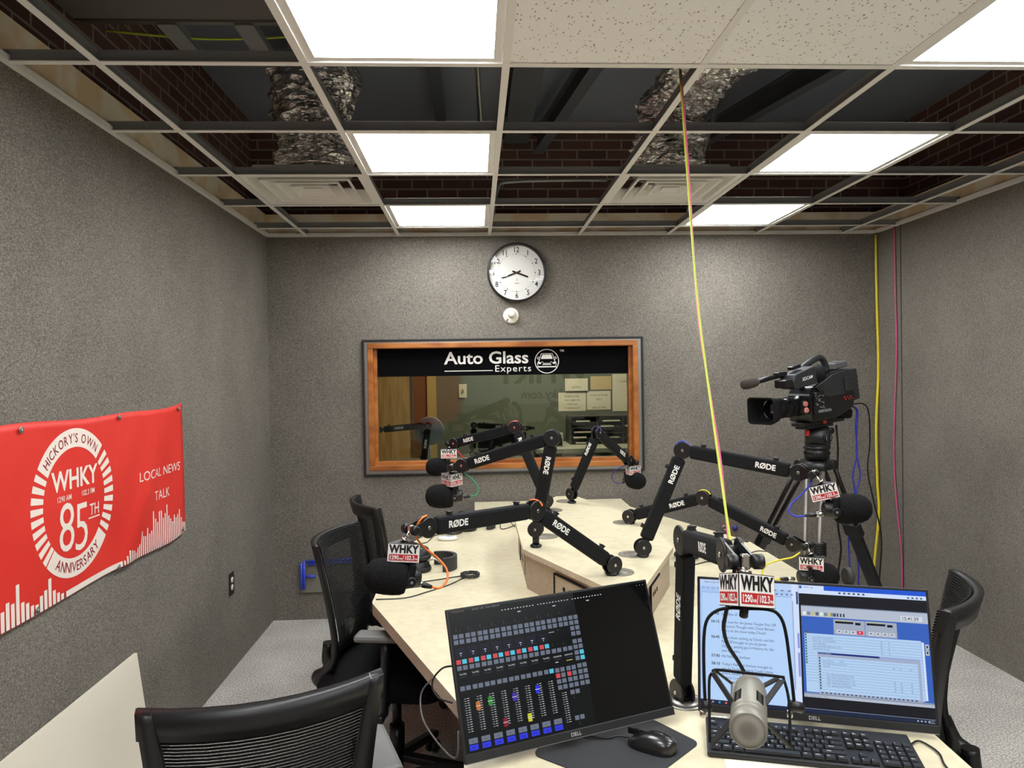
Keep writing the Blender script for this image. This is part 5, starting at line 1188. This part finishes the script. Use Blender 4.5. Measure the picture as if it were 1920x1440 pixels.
cord('pink cord hanging down the right wall beside the corner', [(2.7850, 4.7133, 2.5711), (2.7850, 4.7088, 2.0909), (2.7850, 4.7023, 1.7375), (2.7850, 4.7430, 1.1329), (2.7850, 4.7240, 0.7788), (2.7850, 4.6684, 0.4356), (2.7850, 4.6608, 0.1555)], 0.0045, ('pink', (206, 84, 130)))
# ------------------------------------------------------------------ camera tripod
TX, TY = 1.79, 3.80
t = thing('camera_tripod', 'black two-stage camera tripod standing right of the desk', 'tripod', T(TX, TY, 0))
TP = V((1.8095, 3.8000, 1.1189)); TX, TY = TP.x, TP.y
mb = MB(); mb.lathe([(0.075, 0.0), (0.085, 0.01), (0.085, 0.035), (0.07, 0.045)], T(TX, TY, TP.z-0.02), 28); mb.build('crown', BLACK, t)
def leg(foot, ang, chrome=False, seg=(0.40, 0.74)):
    F_ = V(foot); top = V((TX, TY, TP.z)) + (F_-V((TX, TY, 0))).normalized()*0.085; side = (F_-top).cross(V((0, 0, 1))).normalized()
    A = top; d = F_-A
    mb = MB(); mb.rod(A+side*-0.05, A+side*0.05, 0.026, 0.004); lg = mb.build('leg', BLACK, t)
    m = mat('bright_tube', (128, 122, 116), 0.45, 0.7) if chrome else mat('dark_carbon_tube', (36, 33, 30), 0.3, 0.4)
    mb = MB()
    for k in (-1, 1): mb.cyl(A+side*k*0.038, A+d*seg[0]+side*k*0.030, 0.012, None, 14)
    mb.build('upper_tube', m, lg)
    P1 = A+d*seg[0]; mb = MB(); mb.beam(P1-d.normalized()*0.03, P1+d.normalized()*0.05, 0.10, 0.04, side, 0.006); mb.build('leg_lock', BLACK, lg)
    mb = MB(); mb.beam(P1, A+d*seg[1], 0.052, 0.030, side, 0.005)
    for k in (-1, 1): mb.beam(P1+side*k*0.030, A+d*seg[1]+side*k*0.03, 0.016, 0.026, side, 0.003)
    mb.build('middle_stage', BLACK, lg)
    mb = MB(); mb.beam(A+d*seg[1], A+d*0.97, 0.03, 0.02, side, 0.004); mb.build('lower_stage', BLACK, lg)
    mb = MB(); mb.rod(A+d*0.96, F_+V((0, 0, 0.002)), 0.02, 0.004); mb.build('foot', BLACK, lg)
    return A, d
Lf = leg((1.50, 3.30, 0.0), 0, True, (0.62, 0.8)); Lb = leg((1.46, 4.45, 0.0), 0); Lr = leg((2.44, 4.12, 0.0), 0, False, (0.33, 0.8))
mb = MB(); mid = V((TX, TY, 0.30))
for A_, d_ in (Lf, Lb, Lr): mb.beam(mid, A_+d_*0.75, 0.018, 0.018, (0, 0, 1), 0.003)
mb.build('spreader', BLACK, t)
for A_, d_ in (Lb, Lr):
    mb = MB(); p = A_+d_*0.72; mb.rod(p+V((-0.05, -0.03, 0.02)), p+V((-0.02, -0.03, 0.02)), 0.014, 0.004); mb.build('red_lever', mat('red_plastic', (196, 40, 40), 0.4), t)
# fluid head
HT = V((TX, TY, TP.z))
t = thing('tripod_head', 'black fluid head with a round knob between camera and tripod', 'tripod head', T(HT))
mb = MB(); mb.lathe([(0.05, 0.03), (0.062, 0.035), (0.064, 0.06), (0.064, 0.075), (0.06, 0.08), (0.06, 0.085), (0.068, 0.09), (0.068, 0.10), (0.05, 0.105)], T(HT), 40); mb.build('bowl_clamp', BLACK, t)
mb = MB(); [mb.box(HT+V((0.0645*cos(a), 0.0645*sin(a), 0.067)), (0.003, 0.004, 0.012), R(a)) for a in [2*pi*i/28 for i in range(28)]]; mb.build('grip_ribs', BLACKM, t)
mb = MB(); mb.rod(HT+V((-0.055, 0.02, 0.15)), HT+V((0.06, -0.025, 0.15)), 0.058, 0.012, 36); mb.box(HT+V((0, 0, 0.12)), (0.11, 0.09, 0.06), R(-0.35), 0.012); mb.build('head_body', BLACK, t)
mb = MB(); a_ = HT+V((0.028, -0.048, 0.15)); mb.rod(a_, a_+V((0.006, -0.016, 0)), 0.030, 0.004, 28); mb.build('drag_dial', SATIN, t)
mb = MB(); mb.rod(a_+V((0.006, -0.0165, 0)), a_+V((0.0064, -0.0175, 0)), 0.020, 0.0005, 24); mb.build('dial_mark', GALV, t)
mb = MB(); mb.rod(HT+V((0.055, -0.03, 0.185)), HT+V((0.062, -0.05, 0.185)), 0.017, 0.003); mb.build('lock_knob', BLACK, t)
mb = MB(); mb.box(HT+V((-0.062, -0.025, 0.175)), (0.022, 0.03, 0.034), R(-0.4), 0.006); mb.build('red_lever', mat('red_plastic', (196, 40, 40), 0.4), t)

# ------------------------------------------------------------------ broadcast camcorder
d_ = V((-0.86, -0.50, 0)).normalized(); yw = atan2(d_.y, d_.x)
CM = T(V((1.8119, 3.8000, 1.3493))) @ R(yw) @ R(radians(3.0), 'Y') @ Matrix.Scale(1.17, 4)      # local +x = lens direction, +z up, -y... viewer side
t = thing('video_camera', 'black shoulder video camera on the tripod pointing left', 'video camera', CM)
BODY = mat('camera_grey_black', (38, 40, 42), 0.38); BODY2 = mat('camera_black', (16, 16, 18), 0.3)
side = -1 if (CM.to_3x3() @ V((0, -1, 0))).dot(V((0, -1, 0))) > 0 else 1      # which local y faces the viewer
YV = side
mb = MB(CM); W2 = 0.060
prof = [(-0.20, 0.055), (-0.06, 0.012), (0.115, 0.010), (0.125, 0.05), (0.125, 0.13), (0.10, 0.165), (-0.03, 0.215), (-0.14, 0.232), (-0.19, 0.225), (-0.215, 0.13)]
RX = R(pi/2, 'X')
def sideprism(mb, pts, y0, y1): mb.prism(pts, -y1, -y0, RX)
sideprism(mb, prof, -W2, W2); o = mb.build('camera_body', BODY2, t)
bv = o.modifiers.new('bevel', 'BEVEL'); bv.width = 0.008; bv.segments = 2
ys = YV*W2
mb = MB(CM); sideprism(mb, [(-0.205, 0.13), (-0.19, 0.222), (-0.14, 0.229), (-0.03, 0.212), (0.095, 0.163), (0.03, 0.12), (-0.02, 0.115)], min(ys, ys+YV*0.008), max(ys, ys+YV*0.008)); mb.build('side_panel', BODY, t)
mb = MB(CM); mb.box((-0.155, ys+YV*0.012, 0.165), (0.075, 0.012, 0.07), None, 0.004); mb.build('side_cover', BODY, t)
mb = MB(CM); mb.box((0.075, ys+YV*0.004, 0.095), (0.075, 0.01, 0.10), None, 0.003); mb.build('control_panel', BODY2, t)
random.seed(11)
mb = MB(CM)
for k in range(26): mb.box((0.045+0.06*random.random(), ys+YV*0.010, 0.052+0.09*random.random()), (0.008, 0.004, 0.004), None, 0.001)
for k in range(9): mb.box((0.0+0.0105*k, ys+YV*0.012, 0.058+0.003*k*0), (0.006, 0.003, 0.012))
mb.build('buttons', GALV, t)
mb = MB(CM)
for k in range(6): mb.rod((-0.175+0.012*k, ys+YV*0.004, 0.095+0.01*(k % 2)), (-0.175+0.012*k, ys+YV*0.009, 0.095+0.01*(k % 2)), 0.0035, 0.001, 8)
mb.build('red_buttons', mat('red_plastic', (196, 40, 40), 0.4), t)
mb = MB(CM); mb.box((-0.15, 0, 0.032), (0.12, 0.10, 0.05), R(radians(-12), 'Y'), 0.015); mb.build('shoulder_pad', BLACKM, t)
mb = MB(CM); mb.box((-0.235, 0, 0.155), (0.045, 0.10, 0.145), R(radians(8), 'Y'), 0.006); [mb.box((-0.26, 0, 0.11+0.02*k), (0.008, 0.09, 0.006)) for k in range(5)]; mb.build('battery', BODY, t)
mb = MB(CM); mb.box((-0.165, YV*-0.01, 0.249), (0.10, 0.07, 0.028), R(radians(5), 'Y'), 0.004); [mb.box((-0.20+0.01*k, YV*-0.01, 0.2645), (0.004, 0.06, 0.002), R(radians(5), 'Y')) for k in range(8)]; mb.build('receiver_pack', mat('pack_grey', (92, 92, 90), 0.5), t)
# top handle
mb = MB(CM); mb.tube([(-0.085, 0, 0.225), (-0.080, 0, 0.255), (-0.055, 0, 0.285), (-0.02, 0, 0.29), (0.05, 0, 0.268), (0.12, 0, 0.238), (0.15, 0, 0.220), (0.13, 0, 0.19), (0.10, 0, 0.16)], 0.0145, 12, 5); mb.build('top_handle', BODY, t)
# lens
mb = MB(CM @ T(0.12, 0, 0.085) @ R(pi/2, 'Y')); mb.lathe([(0.045, 0), (0.045, 0.02), (0.036, 0.024), (0.036, 0.055), (0.040, 0.06), (0.040, 0.115), (0.037, 0.118), (0.041, 0.125), (0.043, 0.165), (0.045, 0.17), (0.045, 0.19)], None, 40); mb.build('lens_barrel', BODY2, t)
mb = MB(CM @ T(0.12, 0, 0.085) @ R(pi/2, 'Y'))
for z in (0.07, 0.078, 0.086, 0.094, 0.132, 0.140, 0.148): mb.lathe([(0.0425, z), (0.0445, z+0.001), (0.0445, z+0.004), (0.0425, z+0.005)], None, 40, cap=False)
mb.build('lens_rings', BLACKM, t)
def rrect(w_, h_, r_, x): return [(x, p[0], p[1]) for p in rnd([(-w_, -h_), (w_, -h_), (w_, h_), (-w_, h_)], r_, 5)]
mb = MB(CM @ T(0.305, 0, 0.085))
rings = [mb.vv(rrect(a, b, r_, x)) for a, b, r_, x in ((0.048, 0.046, 0.04, 0.0), (0.058, 0.052, 0.028, 0.03), (0.068, 0.058, 0.022, 0.085), (0.064, 0.054, 0.020, 0.086), (0.050, 0.046, 0.026, 0.03), (0.042, 0.040, 0.036, 0.01))]
for A_, B_ in zip(rings, rings[1:]):
    for k in range(len(A_)): mb.face([A_[k], A_[(k+1) % len(A_)], B_[(k+1) % len(A_)], B_[k]], False)
mb.build('lens_hood', BLACKM, t)
mb = MB(CM @ T(0.313, 0, 0.085) @ R(pi/2, 'Y')); mb.lathe([(0.042, 0), (0.03, 0.006), (0.0, 0.009)], None, 32, cap=False); mb.build('front_element', mat('coated_glass', (8, 10, 16), 0.05, coat=1.0), t)
mb = MB(CM)
for p in ((0.165, ys*0.75+YV*0.01, 0.098), (0.163, ys*0.75+YV*0.012, 0.070)): mb.rod(V(p), V(p)+V((0, YV*0.012, 0)), 0.0125, 0.003, 16)
mb.build('pink_knob', mat('pink_knob', (206, 128, 116), 0.5), t)
# viewfinder, microphone
mb = MB(CM); sideprism(mb, [(0.135, 0.185), (0.285, 0.170), (0.300, 0.205), (0.285, 0.232), (0.15, 0.262)], min(YV*0.03, YV*0.105), max(YV*0.03, YV*0.105)); o = mb.build('viewfinder', BODY, t); bv = o.modifiers.new('bevel', 'BEVEL'); bv.width = 0.005; bv.segments = 2
mb = MB(CM @ T(0, YV*0.1056, 0)); FV = Matrix(((-1 if YV < 0 else 1), 0, 0, 0), ) if False else None
tz = V((0, YV, 0)); tx_ = V((-1 if YV*1 > 0 else -1, 0, 0)); tx_ = V((0, 0, 1)).cross(tz); 
FVm = Matrix((tx_, V((0, 0, 1)), tz)).transposed().to_4x4(); FVm.translation = V((0.205, 0, 0.207)); mb.text('XDCAM', FVm @ R(radians(-7 if tx_.x > 0 else 7)), 0.020, 0.01, 1.0); mb.build('lettering', WHITE, t)
mb = MB(CM @ T(0.15, YV*0.068, 0.225) @ R(-pi/2, 'Y')); mb.lathe([(0.030, 0), (0.036, 0.01), (0.034, 0.05), (0.040, 0.056), (0.040, 0.075), (0.030, 0.085)], None, 32); mb.build('eyepiece', BLACKM, t)
mb = MB(CM); mb.box((0.315, YV*0.07, 0.196), (0.06, 0.06, 0.035), None, 0.006); mb.box((0.23, YV*0.06, 0.262), (0.06, 0.03, 0.016), R(radians(10), 'Y'), 0.004); mb.build('viewfinder_controls', BODY2, t)
mb = MB(CM); mb.box((0.30, YV*0.04, 0.235), (0.06, 0.03, 0.02), None, 0.004); mb.rod((0.28, YV*0.03, 0.232), (0.44, YV*0.03, 0.214), 0.0105, 0.001); mb.build('microphone_tube', SATIN, t)
mb = MB(CM @ T(0.435, YV*0.03, 0.2145) @ R(radians(90+5), 'Y')); mb.lathe([(0.010, 0), (0.017, 0.012), (0.021, 0.035), (0.022, 0.07), (0.019, 0.09), (0.010, 0.098), (0, 0.1)], None, 28, cap=False); mb.build('microphone_foam', mat('brown_foam', (52, 46, 40), 1.0), t)
mb = MB(CM); mb.box((-0.01, 0, 0.0), (0.30, 0.07, 0.018), None, 0.004); mb.box((0.02, 0, -0.016), (0.20, 0.06, 0.014), None, 0.004); mb.build('mounting_plate', BLACK, t)
mb = MB(CM); mb.box((0.0, YV*0.037, 0.002), (0.018, 0.012, 0.016), None, 0.003); mb.build('orange_catch', mat('orange_catch', (210, 80, 40), 0.5), t)
rear = CM @ V((-0.2, YV*0.02, 0.06))
cord('black lead from the back of the video camera to the floor, far right', [rear, (2.1721, 4.0000, 1.4321), (2.2605, 4.1000, 1.3714), (2.3204, 4.2000, 1.1917), (2.3058, 4.2000, 1.0342), (2.3334, 4.2000, 0.8756), (2.3831, 4.2000, 0.6529), (2.3779, 4.2000, 0.4629), (2.3385, 4.2000, 0.0834)], 0.0042, BLKC)
cord('black lead hanging straight behind the tripod head', [(1.9416, 3.8500, 1.3235), (2.0252, 4.0000, 1.1859), (2.0202, 4.0000, 1.0060), (2.0207, 4.0000, 0.7656), (2.0376, 4.0000, 0.6148), (2.0142, 4.0000, 0.4349), (2.0049, 4.0000, 0.1338)], 0.0055, BLKC)
cord('thin blue lead hanging right of the tripod, left strand', [rear, (2.1318, 4.0000, 1.3998), (2.1277, 4.0000, 1.3039), (2.1354, 4.0000, 1.1536), (2.1096, 4.0000, 1.0340), (2.1206, 4.0000, 0.9135), (2.0846, 4.0000, 0.7038), (2.0859, 4.0000, 0.5231), (2.0944, 4.0000, 0.1610)], 0.0042, BLUE)
cord('thin blue lead hanging right of the tripod, right strand', [rear+V((0.01, 0, 0)), (2.1486, 4.0200, 1.3986), (2.1476, 4.0200, 1.3021), (2.1430, 4.0200, 1.1513), (2.1634, 4.0200, 1.0301), (2.1374, 4.0200, 0.9098), (2.1229, 4.0200, 0.6985), (2.1486, 4.0200, 0.4859), (2.1328, 4.0200, 0.1528)], 0.0042, BLUE)

# ------------------------------------------------------------------ office chairs
MESHM = mat('black_back_mesh', (22, 22, 22), 0.7, spec=0.2); FRM = mat('chair_frame_black', (17, 17, 18), 0.4); SEATM = mat('chair_seat_fabric', (20, 20, 21), 0.95, spec=0.1); PADM = mat('armrest_grey', (104, 104, 101), 0.5)
Z0, Z1 = 0.505, 1.0
def BS(x, s):
    s_ = max(0, s); w_ = BW(s)
    return V((x, -0.215-0.085*s_**1.6-0.035*max(0, (0.28-s)/0.28)**2+0.065*(x/0.23)**2, Z0+(Z1-Z0)*s))
def BW(s): return 0.178+0.056*min(1, max(0, s))**0.8
CHP = None
def chair(label, x, y, yaw, ztop=1.0):
    global CHP
    M = T(x, y, 0) @ R(radians(yaw))
    if CHP: return copy_tree(CHP, M, label)
    t = thing('office_chair', label, 'chair', M, 'black mesh-back office chairs around the desk'); CHP = t
    # back frame: closed loop of rail
    mb = MB(M)
    def quadstrip(fn, n, thick):
        a = [fn(i/n) for i in range(n+1)]
        rows = []
        for p, q_ in a:
            nrm = V((0, 1, 0.12)).normalized()*thick/2
            rows.append(mb.vv([p+nrm, q_+nrm, q_-nrm, p-nrm]))
        for A_, B_ in zip(rows, rows[1:]):
            for k in range(4): mb.face([A_[k], A_[(k+1) % 4], B_[(k+1) % 4], B_[k]], True)
        mb.face(rows[0][::-1]); mb.face(rows[-1])
    for sx in (-1, 1): quadstrip(lambda u: (BS(sx*BW(u), u), BS(sx*(BW(u)-0.030-0.030*(1-u)), u)), 20, 0.026)
    quadstrip(lambda u: (BS((-1+2*u)*BW(1)*1.0, 1.0), BS((-1+2*u)*BW(1), 0.885)), 20, 0.024)
    quadstrip(lambda u: (BS((-1+2*u)*BW(0), 0.10), BS((-1+2*u)*BW(0), -0.02)), 12, 0.028)
    mb.build('back_frame', FRM, t)
    mb = MB(M); ns = 64
    for i in range(ns):
        s0 = 0.04+0.965*i/ns; s1 = s0+0.965/ns*0.64; w_ = BW(s0)-0.002; rows = []
        for k in range(9):
            xx = -w_+2*w_*k/8; a_, b_ = BS(xx, s0)+V((0, 0.0175, 0)), BS(xx, s1)+V((0, 0.0175, 0)); rows.append(mb.vv([a_, b_, b_+V((0, 0.0025, 0)), a_+V((0, 0.0025, 0))]))
        for A_, B_ in zip(rows, rows[1:]):
            for k in range(4): mb.face([A_[k], A_[(k+1) % 4], B_[(k+1) % 4], B_[k]], True)
    mb.build('back_mesh', MESHM, t)
    mb = MB(M); mb.tube([(0, -0.05, 0.43), (0, -0.20, 0.42), (0, -0.275, 0.47), (0, -0.275, 0.56)], 0.024, 10, 5, flat=1.0)
    for sx in (-1, 1): mb.tube([BS(sx*(BW(0.12)-0.03), 0.12), BS(sx*(BW(0)-0.03), 0.0)+V((0, -0.006, 0)), (sx*0.135, -0.272, 0.475), (sx*0.10, -0.235, 0.425), (sx*0.04, -0.12, 0.415)], 0.024, 10, 5)
    mb.build('back_support', FRM, t)
    mb = MB(M); NR = 20; sp = rnd([(-0.245, -0.262), (0.245, -0.262), (0.25, 0.22), (-0.25, 0.22)], 0.07, 6); lay = []
    for k_, z in ((0.92, 0.425), (1.0, 0.44), (1.0, 0.475), (0.95, 0.495), (0.75, 0.502)): lay.append(mb.vv([(p[0]*k_, p[1]*k_+0.01, z) for p in sp]))
    for A_, B_ in zip(lay, lay[1:]):
        for k in range(len(A_)): mb.face([A_[k], A_[(k+1) % len(A_)], B_[(k+1) % len(A_)], B_[k]], True)
    mb.face(lay[-1], True); mb.face(lay[0][::-1]); mb.build('seat', SEATM, t)
    mb = MB(M); mb.box((0, 0, 0.405), (0.20, 0.24, 0.045), None, 0.01); mb.build('seat_mechanism', FRM, t)
    mb = MB(M); mb.tube([(0.10, 0.02, 0.405), (0.22, 0.02, 0.40), (0.27, 0.02, 0.395)], 0.006, 8, 3); mb.rod((0.26, 0.02, 0.395), (0.30, 0.02, 0.392), 0.014, 0.004); mb.build('height_lever', FRM, t)
    for sx in (-1, 1):
        mb = MB(M); mb.tube([(sx*0.12, -0.02, 0.40), (sx*0.25, 0.02, 0.40), (sx*0.275, 0.03, 0.45), (sx*0.275, 0.04, 0.675)], 0.017, 10, 4); ar = mb.build('armrest', FRM, t)
        mb = MB(M); mb.box((sx*0.275, 0.05, 0.688), (0.082, 0.24, 0.026), None, 0.012); mb.build('arm_pad', PADM, ar)
    mb = MB(M); mb.cyl((0, 0, 0.10), (0, 0, 0.24), 0.030, None, 20); mb.cyl((0, 0, 0.22), (0, 0, 0.40), 0.019, None, 16); mb.build('gas_column', SATIN, t)
    for k in range(5):
        a_ = 2*pi*k/5+0.3; e_ = V((0.27*cos(a_), 0.27*sin(a_), 0.068)); dd = V((cos(a_), sin(a_), 0))
        mb = MB(M); mb.beam(V((0, 0, 0.115)), e_+dd*0.02+V((0, 0, 0.006)), 0.03, 0.042, (0, 0, 1), 0.008); lg = mb.build('base_leg', FRM, t)
        mb = MB(M); sdv = V((-sin(a_), cos(a_), 0))
        for s_ in (-1, 1): mb.rod(V((e_.x, e_.y, 0.028))+sdv*s_*0.006, V((e_.x, e_.y, 0.028))+sdv*s_*0.024, 0.0275, 0.004, 16)
        mb.cyl((e_.x, e_.y, 0.028), (e_.x, e_.y, 0.075), 0.008); mb.build('caster', BLACK, lg)
    return t
chair('office chair nearest the viewer at lower left, mesh back turned to us', -0.504, 1.695, 19)
chair('office chair at the left side of the desk, side-on, seat towards desk', -0.335, 2.915, -99)
chair('far left office chair behind the other chair, near the back wall', -0.34, 3.78, -69)
chair('office chair on the right side, back rising behind the right screen', 1.145, 2.13, 53)
# loose black cable hanging off the left screen
cord('black lead looping off the back of the left screen over the desk edge', [(0.02, 1.70, 0.93), (-0.0661, 1.6600, 0.9616), (-0.1014, 1.7200, 0.9225), (-0.1157, 1.7400, 0.8855), (-0.0998, 1.7200, 0.8643), (-0.0659, 1.6800, 0.8684)], 0.0022, BLKC)
cord('thin grey lead hanging below the left desk edge to the floor', [(-0.1232, 1.9000, 0.8387), (-0.1543, 1.9000, 0.7980), (-0.1486, 1.8500, 0.7584), (-0.1121, 1.7500, 0.7525), (-0.0703, 1.6500, 0.7605), (-0.0529, 1.6000, 0.7895), (-0.0515, 1.6200, 0.8328)], 0.0022, ('greycord', (90, 88, 86)))
# boom arms in the room beyond the glass
boom_arm('boom arm beyond the window, left, pointing left', (-0.4477, 6.0000, 0.8643), (-0.4429, 6.0000, 0.8905), (-0.3938, 6.0000, 1.2262), (-0.7887, 6.0000, 1.1944), (-0.8407, 6.0000, 1.1867), (0.55, -1), (0.62, -1), rd=0.027, insert=False, side=(-0.15, -0.99, 0), up_side=(-0.05, -1, 0))
boom_arm('faint boom arm beyond the window, centre, pointing right', (-0.0381, 6.3000, 0.9185), (-0.0375, 6.3000, 0.9553), (-0.0198, 6.3000, 1.1990), (0.4222, 6.3000, 1.1630), (0.4917, 6.3000, 1.1663), (0.5, -1), (0.5, 1), rd=0.027, insert=False, side=(-0.15, -0.99, 0), up_side=(-0.05, -1, 0))
